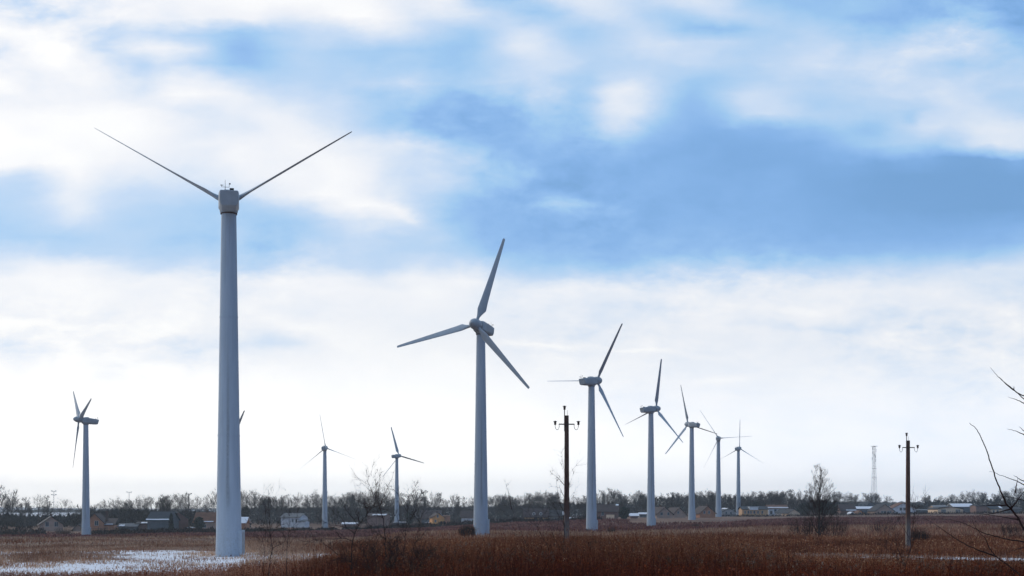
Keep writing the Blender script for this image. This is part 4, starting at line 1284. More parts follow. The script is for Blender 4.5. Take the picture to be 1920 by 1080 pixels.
def understorey():
    """one mass of scrub and saplings under and behind the far trees"""
    r = np.random.RandomState(5)
    topx = [-100, 0, 60, 120, 185, 220, 280, 400, 470, 560, 700, 760, 830, 900, 960, 1050, 1110, 1170, 1250, 1330, 1450, 1560, 1600, 1660, 1700, 1725, 1750, 1800, 1900, 2000]
    topy = [958, 963, 968, 968, 960, 955, 957, 962, 952, 953, 951, 948, 952, 950, 948, 944, 944, 943, 933, 932, 933, 940, 948, 950, 952, 948, 939, 941, 936, 936]
    N = 225000
    px = r.uniform(-260, 2240, N)
    d = np.where(px < 470, 520, np.where(px < 1120, 690, 730)) + r.uniform(-35, 45, N)
    x = (px - 960) / FPX * d
    zg = ground(x, d)
    top = np.interp(px + 6 * np.sin(px * 0.21), topx, topy) + 2.5 * np.sin(px * 0.35) * np.sin(px * 0.083 + 1) + 2.0 * np.sin(px * .77)
    zt = ZC - (top - HOR) / FPX * d
    f = r.rand(N) ** 0.75
    z = zg + (zt - zg) * f
    s = r.uniform(0.16, 0.62, N) * (1.15 - 0.55 * f)
    c = np.stack([x, d, z], 1)
    a = r.normal(size=(N, 3)); a /= np.linalg.norm(a, axis=1)[:, None]
    up = np.stack([r.normal(size=N) * 0.35, r.normal(size=N) * 0.35, np.ones(N)], 1)
    side = np.cross(up, a); side /= np.linalg.norm(side, axis=1)[:, None]
    V = np.empty((N, 3, 3))
    V[:, 0] = c - side * (s * 0.42)[:, None]; V[:, 1] = c + side * (s * 0.42)[:, None]; V[:, 2] = c + up * (s * 1.9)[:, None]
    o = link('undergrowth', mesh_np('undergrowth', V.reshape(-1, 3), tris=np.arange(3 * N).reshape(-1, 3), mats=[m_weed('undergrowth_twigs', [(0.030, 0.034, 0.036), (0.040, 0.042, 0.042), (0.055, 0.054, 0.052)])]))
    tag(o, 'dark mass of scrub and saplings under the far tree line', 'undergrowth', kind='stuff')


understorey()


def far_wood():
    """pale distant wood on the low hills"""
    r = np.random.RandomState(15)
    N = 26000
    px = np.concatenate([r.uniform(1540, 1760, N // 2), r.uniform(-60, 620, N // 2)])
    d = 1900 + r.uniform(-120, 120, N)
    x = (px - 960) / FPX * d
    top = np.interp(px, [-60, 0, 100, 250, 420, 620, 1500, 1560, 1660, 1760], [961, 961, 957, 959, 960, 952, 942, 943, 944, 944]) + 1.3 * np.sin(px * 0.3) * np.sin(px * .09)
    zt = ZC - (top - HOR) / FPX * d
    z = zt - (r.rand(N) ** 1.4) * np.where(px > 1500, 9, 3.5)
    c = np.stack([x, d, z], 1); s = r.uniform(0.5, 1.6, N)
    V = np.empty((N, 3, 3)); e = r.normal(size=(N, 3)) * 0.3
    V[:, 0] = c + np.stack([-s, 0 * s, 0 * s], 1); V[:, 1] = c + np.stack([s, 0 * s, 0 * s], 1); V[:, 2] = c + np.stack([0 * s, 0 * s, s * 1.6], 1) + e
    o = link('far_wood', mesh_np('far_wood', V.reshape(-1, 3), tris=np.arange(3 * N).reshape(-1, 3), mats=[M_darkcrown]))
    tag(o, 'blue-grey distant woods on the low hills', 'wood', kind='stuff')


far_wood()


# dark evergreen trees and rounded bushes near the houses
def evergreen(px, ty, by, d, w, label, rounded=False):
    r = np.random.RandomState(int(px))
    x = X_at(px, d); zb = Z_at(by, d); h = Z_at(ty, d) - zb
    root = empty('evergreen_tree', (x, d, zb)); tag(root, label, 'tree')
    mb = MB(); mb.tube([(0, 0, -1.5), (0, 0, h * 0.9)], [0.22, 0.05], 6); mb.build('trunk', M_bark, root)
    N = 3200
    f = r.rand(N)
    rad = (w / 2) * ((1 - f) ** 0.8 if not rounded else np.sqrt(np.clip(1 - (2 * f - 1) ** 2, 0, 1))) * (0.75 + 0.25 * np.sin(f * 30))
    a = r.uniform(0, 6.28, N); q = rad * np.sqrt(r.rand(N))
    c = np.stack([q * np.cos(a), q * np.sin(a), 0.3 + f * (h - 0.5)], 1)
    V = c[:, None, :] + r.normal(size=(N, 3, 3)) * 0.2
    o = link('crown', mesh_np('crown', V.reshape(-1, 3), tris=np.arange(3 * N).reshape(-1, 3), mats=[M_evergreen]), root)


evergreen(373, 969, 995, 424, 3.6, 'dark rounded evergreen in front of the rust-roofed house', True)
evergreen(321, 963, 993, 424, 1.6, 'narrow dark cypress-like tree at the right end of the black barn')
evergreen(1404, 941, 966, 640, 5.0, 'dark evergreen behind the left half of the ochre mansion', True)
evergreen(1416, 939, 962, 640, 5.6, 'tallest dark evergreen behind the ochre mansion dormer', True)
evergreen(1430, 942, 962, 640, 4.6, 'dark evergreen behind the right half of the ochre mansion', True)
evergreen(768, 958, 984, 590, 4.2, 'dark evergreen just right of the small broad-bladed turbine', True)
evergreen(1170, 950, 974, 470, 4.2, 'brownish evergreen right of the dark two-storey house', True)
evergreen(1508, 942, 970, 600, 8.0, 'wide dark bushy tree behind the left side of the bare birch', True)
evergreen(1545, 938, 968, 620, 8.5, 'tall dark bushy tree right behind the bare birch', True)
evergreen(1562, 944, 968, 600, 5.5, 'dark bushy tree behind the right side of the bare birch', True)


# ------------------------------------------------------------------ lone birch, bushes, shrubs
def soup(name, V, T, mat, parent=None):
    return link(name, mesh_np(name, V, tris=T, mats=[mat]), parent)


def lone_birch():
    d = 150.0; x = X_at(1535, d); zb = ground1(x, d); h = Z_at(874, d) - zb
    tv, tt, cv, ct = grow_tree(402, h, 1.15, 'birch', 0.012, 1.25, 4, 0.03)
    root = empty('bare_birch', (x, d, zb), 0.4); tag(root, 'lone reddish bare birch with feathery upswept branches right of the turbines', 'tree')
    tv[:, :2] *= 0.85; cv[:, :2] *= 0.85
    soup('trunk', tv, tt, M_bark, root); soup('crown', cv, ct, M_redtwig, root)


lone_birch()


def twig_bush(name, px, ty, by, d, w, label, n, mat, seed, cat='bush'):
    """dense rounded bush of upright twigs"""
    r = np.random.RandomState(seed)
    x = X_at(px, d); zb = ground1(x, d); h = Z_at(ty, d) - zb
    V = []; T = []
    for i in range(n):
        a = r.uniform(0, 6.28); q = math.sqrt(r.rand()) * w * 0.33
        p = np.array([q * math.cos(a), q * math.sin(a), -0.2])
        hh = h * r.uniform(0.6, 1.0) * (1 - 0.25 * (q / (w * 0.33)) ** 2)
        top = np.array([p[0] * 1.5 + r.normal() * 0.15, p[1] * 1.5 + r.normal() * 0.15, hh])
        mid = (p + top) / 2 + r.normal(size=3) * 0.08
        for A, B in ((p, mid), (mid, top)):
            s = r.normal(size=3); s[2] = 0; s /= np.linalg.norm(s); s *= 0.016
            b = len(V); V += [A - s, A + s, B]; T.append((b, b + 1, b + 2))
        for k in range(5):
            t = r.uniform(0.25, 1); A = p + (top - p) * t; B = A + np.array([r.normal() * 0.22, r.normal() * 0.22, r.uniform(0.1, 0.5)]) * h * 0.22
            s = r.normal(size=3) * 0.010; b = len(V); V += [A - s, A + s, B]; T.append((b, b + 1, b + 2))
    o = soup(name, np.array(V), T, mat); o.location = (x, d, zb)
    tag(o, label, cat)
    return o


twig_bush('bush', 876, 981, 1004, 196, 2.6, 'dense rust-brown bush at the left foot of the second tower', 900, M_redtwig, 3)
twig_bush('bush', 1146, 984, 1004, 240, 1.5, 'small low bush just right of the side-on turbine foot', 160, M_redtwig, 4)
twig_bush('bush', 1101, 990, 1004, 280, 1.2, 'small bare bush at the left foot of the side-on turbine', 150, M_twig, 5)
twig_bush('bush', 1305, 981, 996, 330, 2.2, 'dark bush in the field right of the first small turbine', 300, M_redtwig, 6)
twig_bush('bush', 120, 985, 1003, 300, 4.5, 'broad reddish bush in front of the tan gabled house', 260, M_redtwig, 8)
twig_bush('bush', 1075, 1008, 1030, 112, 1.4, 'low dark bush at the foot of the nearer utility pole', 200, M_redtwig, 9)
twig_bush('bush', 1515, 955, 1020, 150, 5.0, 'thick tangle of dark brush left of the birch trunk', 210, M_redtwig, 10)
twig_bush('bush', 1560, 952, 1020, 152, 4.2, 'thick tangle of dark brush right of the birch trunk', 180, M_redtwig, 11)
twig_bush('bush', 1653, 968, 1000, 190, 4.0, 'thin reddish brush left of the farther pole', 110, M_redtwig, 12)
twig_bush('bush', 1722, 985, 1010, 135, 2.5, 'low reddish brush at the right foot of the farther pole', 220, M_redtwig, 13)
twig_bush('bush', 1905, 965, 1010, 150, 4.0, 'thin brush behind the near branches at the right edge', 160, M_redtwig, 14)


def shrub(label, d, limbs, seed, mat=M_redtwig, name='bare_shrub', twigs=1.0, rbase=0.03, depth=0.8, cat='shrub', root_px=None, lev2=True, tw=0.0052):
    """limbs: polylines in photo pixels, laid out in space around distance d, with side twigs grown from them"""
    r = np.random.RandomState(seed)
    rp = root_px or limbs[0][0]
    x0 = X_at(rp[0], d); z0 = Z_at(rp[1], d)
    root = empty(name, (x0, d, z0)); tag(root, label, cat)
    V = []; T = []; TV = MB()

    def blade(A, B, w):
        A = np.array(A); B = np.array(B)
        s = np.cross(B - A, r.normal(size=3)); n = np.linalg.norm(s)
        if n < 1e-9: return
        s = s / n * w; b = len(V)
        V.extend([A - s, A + s, B]); T.append((b, b + 1, b + 2))

    def twig(A, dv, L, lev):
        pts = [np.array(A)]
        dv = dv / np.linalg.norm(dv)
        for i in range(3):
            dv = dv + r.normal(size=3) * 0.14; dv /= np.linalg.norm(dv)
            pts.append(pts[-1] + dv * L / 3)
        for i in range(3):
            blade(pts[i], pts[i + 1] + 0.3 * (pts[i + 1] - pts[i]), tw * (1.6 - 0.35 * i) * (1.0 if lev else 0.8))
        if lev > 0:
            for c in range(4):
                t = r.uniform(0.2, 0.95); i = min(2, int(t * 3)); P = pts[i] + (pts[i + 1] - pts[i]) * (t * 3 - i)
                sd_ = np.cross(dv, r.normal(size=3)); sd_ /= np.linalg.norm(sd_)
                twig(P, dv * 0.8 + sd_ * 0.65 + np.array([0, 0, 0.15]), L * r.uniform(0.35, 0.6), lev - 1)
    for li, lb in enumerate(limbs):
        a = r.uniform(-depth, depth) if li else 0.0
        n = len(lb); P = []
        thick = 1.0 if li == 0 else 0.5
        for i, (px, py) in enumerate(lb):
            dd = d + a * (i / max(1, n - 1)) + r.normal() * 0.02
            P.append(np.array([X_at(px, dd) - x0, dd - d, Z_at(py, dd) - z0]))
        if lb[0][1] >= 1055:                                    # carry the stem down into the soil
            g0 = ground1(P[0][0] + x0, P[0][1] + d) - z0 - 0.15
            if P[0][2] > g0:
                P.insert(0, np.array([P[0][0] + 0.1 * (P[0][0] - P[1][0]), P[0][1], g0])); n += 1
        # subdivide and jitter
        Q = []
        for i in range(n - 1):
            for s in range(4):
                Q.append(P[i] + (P[i + 1] - P[i]) * s / 4 + (r.normal(size=3) * np.linalg.norm(P[i + 1] - P[i]) * 0.02 if s else 0))
        Q.append(P[-1])
        m = len(Q)
        rad = [rbase * 0.62 * thick * (1 - 0.85 * (i / (m - 1)) ** 0.7) for i in range(m)]
        TV.tube([tuple(q) for q in Q], rad, 5, False)
        Ltot = sum(np.linalg.norm(Q[i + 1] - Q[i]) for i in range(m - 1))
        for c in range(int(twigs * 16 * Ltot ** 0.8 + (1 if twigs else 0))):
            t = r.uniform(0.15, 0.98) * (m - 1); i = int(t); pos = Q[i] + (Q[min(i + 1, m - 1)] - Q[i]) * (t - i)
            ax = Q[min(i + 1, m - 1)] - Q[max(0, i - 1)]; ax /= (np.linalg.norm(ax) + 1e-9)
            sd_ = np.cross(ax, r.normal(size=3)); sd_ /= (np.linalg.norm(sd_) + 1e-9)
            twig(pos, ax * 0.7 + sd_ * 0.8 + np.array([0, 0, 0.25]), Ltot * r.uniform(0.10, 0.28), 1 if lev2 else 0)
    TV.build('stem', mat, root, True)
    if V:
        soup('twigs', np.array(V), T, mat, root)
    return root


shrub('slim bare shrub with upright stems right of the nearest turbine', 62,
      [[(504, 1075), (506, 1050), (511, 1030), (507, 1000), (505, 965), (503, 930)], [(507, 1008), (502, 990), (497, 950), (494, 915)], [(508, 1002), (520, 988), (530, 975), (534, 962)], [(494, 1078), (496, 1030), (490, 1000), (484, 980)], [(511, 1028), (530, 1018), (540, 1005)]], 31, twigs=0.6, rbase=0.045, depth=.6)
shrub('thin upright bare sapling right of the slim shrub', 64, [[(537, 1078), (538, 1030), (541, 1000), (543, 975), (546, 950)], [(541, 1005), (552, 990), (560, 975)], [(539, 1020), (526, 990), (520, 972)], [(541, 1000), (556, 978), (558, 955), (557, 930)]], 32, twigs=0.5, rbase=0.035, depth=.5)
shrub('crooked bare shrub with a leaning forked trunk beneath the thin-bladed turbine', 58,
      [[(659, 1080), (659, 1040), (661, 1015), (666, 998), (672, 985), (680, 975), (690, 962), (697, 950), (703, 946)],
       [(661, 1015), (650, 1010), (640, 1009), (625, 1011), (610, 1009), (590, 1012), (576, 1016)], [(633, 1040), (622, 1030), (607, 1020), (598, 1014), (585, 1014)],
       [(664, 1000), (650, 990), (635, 986), (620, 985), (608, 978), (588, 965)], [(672, 985), (660, 970), (648, 955), (640, 945)], [(676, 980), (668, 965), (662, 945)], [(684, 970), (690, 980), (700, 1000), (712, 1020)],
       [(640, 1009), (630, 998), (618, 994)], [(650, 990), (640, 970), (625, 962)], [(690, 962), (684, 945), (672, 938)], [(697, 952), (712, 948), (722, 938)]], 33, twigs=0.85, rbase=0.055, depth=1.0)
shrub('tallest bare shrub left of the small broad-bladed turbine, thin tips above the trees', 60,
      [[(727, 1080), (724, 1040), (721, 1000), (719, 975), (713, 955), (707, 942), (698, 925), (692, 908), (686, 898)], [(709, 945), (705, 925), (704, 905), (704, 886)], [(708, 940), (710, 920), (711, 900), (711, 880)], [(712, 950), (722, 925), (728, 910), (736, 896)],
       [(721, 995), (735, 975), (745, 960), (752, 945)], [(719, 972), (700, 960), (690, 950)], [(723, 1030), (738, 1010), (752, 1000), (768, 990)], [(722, 1010), (708, 1000), (695, 985)]], 34, twigs=0.75, rbase=0.05, depth=.9)
shrub('bare shrub with arching stems beside the small broad-bladed turbine', 63,
      [[(755, 1080), (757, 1040), (760, 1000), (764, 965), (765, 940), (766, 925)], [(764, 960), (752, 940), (745, 925), (738, 918), (728, 916)], [(765, 955), (772, 935), (778, 915), (779, 905)], [(762, 990), (775, 965), (785, 945), (790, 935)], [(770, 1078), (776, 1030), (786, 990), (790, 965)], [(760, 1010), (748, 985), (744, 965)], [(776, 1020), (795, 1000), (805, 985)]], 35, twigs=0.8, rbase=0.04, depth=.9)
shrub('low dense bramble thicket in front of the tallest shrub', 57, [[(700, 1085), (690, 1055), (680, 1030)], [(700, 1085), (705, 1050), (700, 1020)], [(720, 1085), (740, 1055), (750, 1030)], [(740, 1085), (730, 1050), (740, 1015)], [(760, 1085), (775, 1050), (790, 1030)], [(680, 1085), (660, 1055), (640, 1045)], [(780, 1085), (790, 1050), (812, 1030)]], 36, twigs=3.0, rbase=0.03, depth=1.2)
shrub('bare shrub leaning left with fanned straight stems beside the nearer pole', 66,
      [[(1056, 1062), (1057, 1028), (1058, 1000), (1057, 970), (1059, 940), (1061, 915), (1063, 880)], [(1056, 1030), (1045, 1020), (1038, 1005), (1030, 985), (1022, 965), (1014, 950)], [(1032, 1040), (1025, 1020), (1008, 990), (995, 968), (985, 955)], [(1007, 988), (1013, 978), (1019, 968)],
       [(1056, 1028), (1040, 1024), (1028, 1021)], [(998, 1060), (990, 1030), (980, 1005), (970, 980), (960, 955), (950, 935)], [(1058, 960), (1050, 945), (1045, 915), (1042, 885)], [(1060, 930), (1068, 905), (1079, 880)], [(1058, 985), (1045, 960), (1037, 945)], [(960, 955), (955, 935), (950, 908)], [(1060, 945), (1040, 942), (1030, 945)], [(1059, 935), (1050, 915), (1035, 911)], [(1058, 910), (1045, 895), (1031, 884)]], 37, twigs=0.4, rbase=0.055, depth=.8)
shrub('bare V-shaped shrub in front of the farther pole', 55,
      [[(1697, 1085), (1697, 1062), (1702, 1050), (1707, 1030), (1709, 1000), (1713, 975), (1716, 955), (1718, 930)], [(1697, 1062), (1690, 1045), (1682, 1025), (1679, 1005), (1678, 985), (1681, 960)], [(1708, 1015), (1700, 1000), (1686, 980), (1682, 972)], [(1694, 1058), (1680, 1045), (1663, 1030), (1655, 1020)], [(1716, 955), (1713, 940), (1714, 930)], [(1702, 1050), (1712, 1020), (1716, 990), (1717, 965)]], 38, twigs=0.35, rbase=0.045, depth=.5)
shrub('big near bare tree reaching in from the right edge with long thin branches', 15,
      [[(2060, 1500), (2010, 1260), (1960, 1130), (1935, 1020), (1911, 974), (1898, 957), (1888, 947), (1879, 927), (1868, 900), (1859, 872), (1852, 850), (1845, 833), (1836, 813), (1830, 804), (1818, 793)],
       [(1990, 1150), (1945, 1108), (1913, 1080), (1888, 1058), (1867, 1043), (1855, 1028), (1851, 1018), (1847, 1008), (1840, 1003), (1835, 996), (1830, 990), (1825, 980), (1822, 973)],
       [(1867, 1043), (1850, 1037), (1835, 1032), (1817, 1024), (1800, 1015), (1786, 1006), (1773, 997), (1762, 989), (1752, 982), (1737, 973)],
       [(1960, 1032), (1935, 1020), (1910, 1014), (1890, 1011), (1875, 1008), (1857, 1003), (1843, 999), (1832, 993), (1822, 988), (1810, 982), (1797, 978), (1780, 974), (1765, 972)],
       [(1888, 947), (1872, 947), (1858, 948), (1845, 948), (1830, 948)], [(1896, 953), (1904, 943), (1912, 932), (1919, 923), (1930, 910)],
       [(1960, 945), (1935, 942), (1915, 937), (1895, 933), (1877, 930)], [(1893, 955), (1882, 958), (1872, 960), (1852, 965), (1838, 964), (1826, 964)],
       [(1911, 974), (1900, 973), (1886, 970), (1865, 967), (1850, 965)],
       [(2000, 850), (1960, 790), (1935, 764), (1920, 748), (1901, 731), (1885, 718), (1872, 707), (1864, 698), (1857, 689)],
       [(1940, 752), (1920, 742), (1906, 736), (1893, 726), (1881, 715), (1874, 707)], [(1950, 768), (1920, 756), (1905, 749), (1890, 744)], [(1901, 731), (1901, 724)],
       [(1955, 830), (1920, 815), (1905, 808), (1888, 804)], [(1940, 820), (1920, 808), (1911, 800)], [(1960, 925), (1920, 909), (1905, 901), (1880, 892), (1855, 884)], [(1945, 915), (1920, 902), (1908, 896), (1900, 891)],
       [(1945, 1020), (1925, 1025), (1905, 1030), (1893, 1034)], [(1904, 924), (1906, 910), (1908, 897)], [(1897, 951), (1893, 942)]],
      39, name='near_tree', twigs=0.0, rbase=0.032, depth=.25, cat='tree', tw=0.003)


# ------------------------------------------------------------------ field vegetation (numpy triangle soups)
def veg(name, label, x, y, h, w, lean, mat, head=None, headmat=None, seed=1, nleaf=0, leafsize=0.1, segs=2):
    r = np.random.RandomState(seed)
    N = len(x)
    z = ground(x, y)
    b = np.stack([x, y, z - 0.05], 1)
    dirn = np.stack([r.normal(size=N) * lean, r.normal(size=N) * lean, np.ones(N)], 1)
    mid = b + dirn * (h * 0.5)[:, None]
    top = b + (dirn + np.stack([r.normal(size=N) * lean * 0.8, r.normal(size=N) * lean * 0.8, np.zeros(N)], 1)) * h[:, None]
    a = r.uniform(-0.9, 0.9, N)
    s = np.stack([np.cos(a), np.sin(a), np.zeros(N)], 1) * w[:, None]
    V = np.empty((N, 5, 3))
    V[:, 0] = b - s; V[:, 1] = b + s; V[:, 2] = mid - s * 0.8; V[:, 3] = mid + s * 0.8; V[:, 4] = top
    base = (np.arange(N) * 5)[:, None]
    T = np.concatenate([base + np.array([[0, 1, 3]]), base + np.array([[0, 3, 2]]), base + np.array([[2, 3, 4]])])
    o = link(name, mesh_np(name, V.reshape(-1, 3), tris=T, mats=[mat]))
    tag(o, label, 'vegetation', kind='stuff')
    if nleaf:
        M = N * nleaf
        idx = np.repeat(np.arange(N), nleaf)
        t = 1 - np.abs(r.normal(size=M)) * head
        t = np.clip(t, 0.25, 1.03)
        c = mid[idx] + (top[idx] - mid[idx]) * ((t - 0.5) * 2)[:, None]
        low = t < 0.5
        c[low] = b[idx][low] + (mid[idx][low] - b[idx][low]) * (t[low] * 2)[:, None]
        c = c + r.normal(size=(M, 3)) * np.array([1, 1, 0.5]) * (leafsize * 0.8)
        LV = c[:, None, :] + r.normal(size=(M, 3, 3)) * leafsize * 0.55 * np.array([1, 1, 1.3])
        o2 = link(name + '_heads', mesh_np(name + '_heads', LV.reshape(-1, 3), tris=np.arange(3 * M).reshape(-1, 3), mats=[headmat]))
        tag(o2, label + ', seed heads and withered leaves', 'vegetation', kind='stuff')


def sample(n, px0, px1, d0, d1, r, power=1.0):
    """points spread evenly over the ground between two distances and two bearings"""
    d = np.sqrt(r.uniform(d0 ** 2, d1 ** 2, n))
    px = r.uniform(px0, px1, n)
    return (px - 960) / FPX * d, d, px


def vnoise(x, y, s, seed):
    q = np.random.RandomState(seed)
    out = 0
    for k in range(5):
        a = q.uniform(0, 6.28); f = s * q.uniform(0.6, 1.9); p = q.uniform(0, 6.28)
        out = out + np.sin((x * math.cos(a) + y * math.sin(a)) * f + p + 1.2 * np.sin((x * math.sin(a) - y * math.cos(a)) * f * 0.7))
    return out / 5 * 1.2


W_STEM = m_weed('dry_stems', [(0.134, 0.037, 0.016), (0.213, 0.065, 0.023), (0.307, 0.101, 0.039), (0.428, 0.162, 0.070), (0.669, 0.304, 0.145)])
W_HEAD = m_weed('dry_heads', [(0.174, 0.054, 0.022), (0.267, 0.088, 0.034), (0.402, 0.152, 0.065), (0.587, 0.260, 0.124), (0.800, 0.499, 0.279)])
W_TAN = m_weed('tan_grass', [(0.397, 0.222, 0.130), (0.562, 0.340, 0.205), (0.728, 0.460, 0.297), (0.800, 0.603, 0.409)])
W_BROWN = m_weed('brown_grass', [(0.324, 0.125, 0.068), (0.463, 0.202, 0.114), (0.649, 0.326, 0.191), (0.800, 0.494, 0.306)])

r1 = np.random.RandomState(11)


def field():
    # A: tall dark weeds in front, centre and right
    x, y, px = sample(110000, 430, 2260, 46, 92, r1)
    nz = vnoise(x, y, 0.45, 3)
    keep = (px > 600 + 110 * (r1.rand(len(px)) - 0.6)) | (r1.rand(len(px)) < 0.28)
    # right: stays low enough to let the strip of snow show
    cap = np.interp(px, [430, 560, 680, 800, 950, 1150, 1400, 1500, 1650, 1850, 2000], [1062, 1050, 1030, 1005, 1008, 1003, 1010, 1042, 1046, 1050, 1052])
    ztop = ZC - (cap - HOR) / FPX * y
    zg = ground(x, y)
    h = np.minimum(1.75 + 0.35 * nz, ztop - zg) * r1.uniform(0.55, 1.08, len(x))
    strag = r1.rand(len(x)) < 0.06 * np.clip(1 + 2.2 * vnoise(x, y, 0.9, 19), 0, 3)
    h = np.where(strag & (h > .2), h * 1.32 + 0.2, h)
    keep &= h > 0.18
    x, y, h, nz = x[keep], y[keep], h[keep], nz[keep]
    w = r1.uniform(0.006, 0.015, len(x))
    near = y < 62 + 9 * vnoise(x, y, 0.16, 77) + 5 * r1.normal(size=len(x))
    SHADE_STEM = m_weed('shade_thicket_stems', [(0.067, 0.010, 0.004), (0.115, 0.018, 0.005), (0.187, 0.033, 0.009), (0.340, 0.076, 0.021)])  # nearest brown stems and leaves: shade between stems put into their colour
    SHADE_HEAD = m_weed('shade_thicket_leaves', [(0.085, 0.013, 0.004), (0.161, 0.025, 0.007), (0.266, 0.053, 0.015), (0.535, 0.129, 0.043)])
    veg('shade_thicket', 'black-brown dead thicket along the bottom edge, darkened as shade', x[near], y[near], h[near], w[near], 0.10, SHADE_STEM, 0.35, SHADE_HEAD, 6, 6, 0.034)
    f = ~near
    veg('tall_weeds', 'dense reddish brown dead weeds filling the foreground', x[f], y[f], h[f], w[f], 0.10, W_STEM, 0.30, W_HEAD, 2, 6, 0.036)
    # pale plumes
    x, y, px = sample(1500, 700, 1980, 47, 75, r1)
    k = vnoise(x, y, 0.6, 8) > 0.12
    x, y, px = x[k], y[k], px[k]
    cap = np.interp(px, [700, 950, 1150, 1400, 1500, 2000], [1015, 1015, 1012, 1018, 1046, 1052]); h = np.minimum(1.95, ZC - (cap - HOR) / FPX * y - ground(x, y)) * r1.uniform(.8, 1.05, len(x))
    k = h > .3; x, y, h = x[k], y[k], h[k]
    veg('pale_plume_weeds', 'scattered weeds with pale feathery seed heads in the foreground', x, y, h, np.full(len(x), 0.009), 0.12, W_STEM, 0.07, m_weed('pale_heads', [(0.15, 0.085, 0.05), (0.23, 0.145, 0.095), (0.34, 0.24, 0.17)]), 5, 14, 0.045)
    # B: left foreground: shorter, sparser weeds with snow between
    x, y, px = sample(27000, -300, 640, 52, 80, r1)
    nz = vnoise(x, y, 0.5, 9)
    cap = np.interp(px, [-40, 100, 250, 400, 500, 640], [1075, 1074, 1071, 1060, 1055, 1045])
    h = np.minimum(1.2 + .2 * nz, ZC - (cap - HOR) / FPX * y - ground(x, y)) * r1.uniform(0.5, 1.15, len(x))
    k = h > 0.12
    veg('short_weeds', 'shorter brown weeds along the bottom left edge', x[k], y[k], h[k], r1.uniform(0.005, 0.012, k.sum()), 0.12, W_BROWN, 0.25, W_BROWN, 12, 3, 0.05)
    # C: tufts poking through the snow at left
    x, y, px = sample(70000, -300, 660, 80, 165, r1)
    nz = vnoise(x, y, 0.55, 14) + 0.5 * vnoise(x, y, 2.0, 15)
    sc = snow_cover(x, y)
    tanp = (px + 70 * nz + 30 * r1.normal(size=len(px)) < 200) & (y + 4 * nz > 106) & (y + 4 * r1.normal(size=len(px)) < 131)
    dens = np.where(sc > 0.5, 0.16 + 0.7 * (nz > 0.12), 0.95)
    dens = np.where(tanp & (sc > 0.3), 0.40 + 0.4 * (nz > 0), dens)
    dens = np.where((px > 340) & (px < 640), np.maximum(dens, 0.25), dens)
    k = r1.rand(len(x)) < dens
    dd = y
    h = (0.22 + 0.16 * np.clip(nz, -1, 1)) * r1.uniform(0.5, 1.4, len(x))
    h = np.where(tanp, h * 1.9, h)
    h = np.where((px > 450), h * 1.7, h)
    veg('snow_tufts', 'tan grass tufts sticking out of the snowy ground at left', x[k], y[k], h[k], r1.uniform(0.010, 0.024, k.sum()), 0.25, W_TAN, 0.5, W_BROWN, 22, 1, 0.05)
    # D: behind foreground at centre/right up to 130 m
    x, y, px = sample(85000, 560, 2260, 90, 150, r1)
    nz = vnoise(x, y, 0.3, 31)
    sc = snow_cover(x, y)
    k = (r1.rand(len(x)) < np.where(sc > 0.4, 0.22, 1.0)) & (r1.rand(len(x)) < sstep(560, 760, px + 30 * nz))
    h = np.where(px < 1400, 1.0, 0.75) + 0.3 * nz
    h = h * r1.uniform(0.5, 1.15, len(x))
    infront = (y < 112) & (px > 1400)
    h = np.where(infront, np.minimum(h, 0.55), h)
    k &= ~(infront & (r1.rand(len(x)) > 0.34))
    k &= h > 0.1
    veg('mid_weeds', 'brown weeds beyond the foreground thicket', x[k], y[k], h[k], r1.uniform(0.012, 0.024, k.sum()), 0.10, W_STEM, 0.25, W_HEAD, 32, 1, 0.08)
    # E: 150-260 m
    x, y, px = sample(74000, -260, 2260, 150, 270, r1)
    nz = vnoise(x, y, 0.16, 41)
    sc = snow_cover(x, y)
    k = r1.rand(len(x)) < np.where(sc > 0.3, 0.3, 1.0)
    h = (np.where(px < 700, 0.45, 0.7) + 0.25 * nz) * r1.uniform(0.5, 1.2, len(x)); k &= h > .1
    w = r1.uniform(0.03, 0.07, len(x))
    pale = (vnoise(x * 0.35, y, 0.10, 44) + np.where(px < 700, 0.75, 0.0) + np.where((y > 195) & (px > 900), 0.45, 0.0) + 0.3 * r1.normal(size=len(x))) > 0.35
    veg('pale_field_grass', 'patches of pale tan grass in the middle field', x[k & pale], y[k & pale], h[k & pale], w[k & pale], 0.18, W_TAN, seed=43)
    k &= ~pale
    veg('field_grass', 'rough brown grass of the middle field', x[k], y[k], h[k], w[k], 0.18, W_BROWN, seed=42)
    # F: 260-470 m low scrub
    x, y, px = sample(96000, -260, 2260, 265, 470, r1)
    nz = vnoise(x, y, 0.07, 51)
    h = (0.6 + 0.5 * nz) * r1.uniform(0.4, 1.2, len(x)); k = (h > .15) & (y < np.where(px < 500, 390, 440))
    k &= ~((px > 1180) & (px < 1400) & (y > 400))
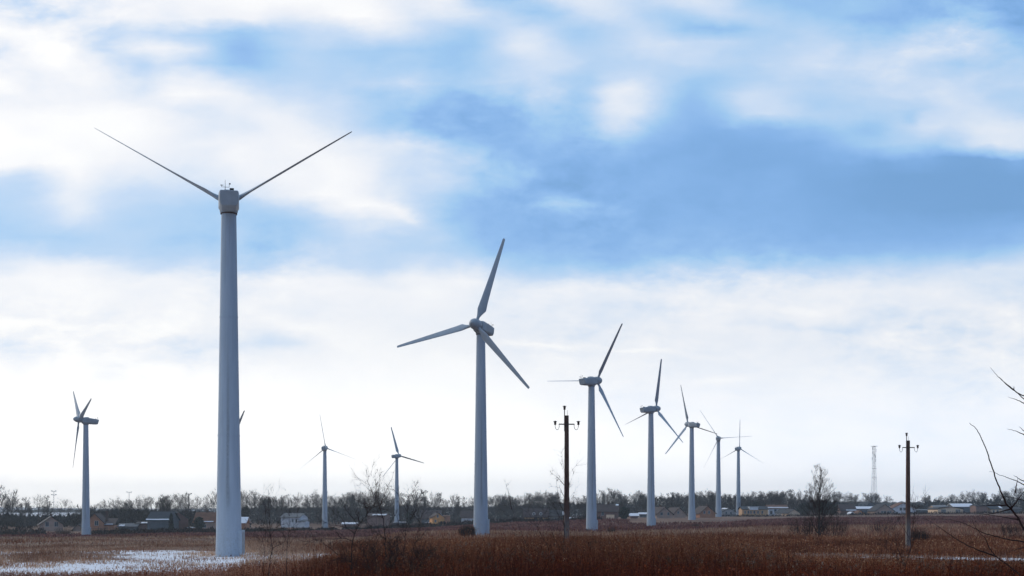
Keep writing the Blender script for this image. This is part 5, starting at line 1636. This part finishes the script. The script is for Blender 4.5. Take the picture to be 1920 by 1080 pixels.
    veg('far_scrub', 'low reddish brown scrub across the far field', x[k], y[k], h[k], r1.uniform(0.08, 0.18, k.sum()), 0.3, m_weed('far_scrub_twigs', [(0.220, 0.090, 0.077), (0.310, 0.130, 0.106), (0.414, 0.198, 0.147)]), seed=52)


field()

# hedge-like dark scrub bank in front of the left village
def scrub_bank(px0, px1, d, h, label, seed, n):
    r = np.random.RandomState(seed)
    px = r.uniform(px0, px1, n); dd = d + r.uniform(-6, 6, n)
    x = (px - 960) / FPX * dd
    z = ground(x, dd); f = r.rand(n)
    hh = h * (0.8 + 0.25 * np.sin(px * .21) * np.sin(px * .067))
    env = np.minimum(1, np.minimum(px - px0, px1 - px) / 12.0) ** 0.5
    c = np.stack([x, dd, z + hh * env * f], 1); s = r.uniform(0.08, 0.3, n)
    V = c[:, None, :] + r.normal(size=(n, 3, 3)) * s[:, None, None] * np.array([0.6, 0.6, 1.3])
    o = link('scrub_bank', mesh_np('scrub_bank', V.reshape(-1, 3), tris=np.arange(3 * n).reshape(-1, 3), mats=[m_weed('scrub_twigs', [(0.030, 0.022, 0.022), (0.045, 0.030, 0.028), (0.06, 0.04, 0.035)])]))
    tag(o, label, 'scrub', kind='stuff')


scrub_bank(-260, 88, 360, 2.6, 'dark low scrub in front of the village at far left', 61, 9000)
scrub_bank(170, 640, 385, 1.3, 'reddish low scrub in front of the left village houses', 62, 14000)
scrub_bank(640, 1130, 430, 1.5, 'dark low scrub in front of the middle houses', 63, 14000)
scrub_bank(1130, 2240, 560, 0.9, 'dark low scrub in front of the right-hand houses', 64, 14000)

# ------------------------------------------------------------------ haze
HAZE = 0.00018


def haze():
    mb = MB(); mb.box(-3700, 4300, -500, 3700, -14, 62)
    m = bpy.data.materials.new('haze_air'); m.use_nodes = True; nt = m.node_tree; nt.nodes.clear()
    out = nt.nodes.new('ShaderNodeOutputMaterial'); pv = nt.nodes.new('ShaderNodeVolumePrincipled')
    pv.inputs['Color'].default_value = (0.84, 0.94, 1.0, 1); pv.inputs['Density'].default_value = HAZE; pv.inputs['Anisotropy'].default_value = 0.35
    nt.links.new(pv.outputs[0], out.inputs['Volume'])
    o = mb.build('haze', m); tag(o, 'thin pale winter haze over the whole field', 'haze', kind='stuff')


haze()
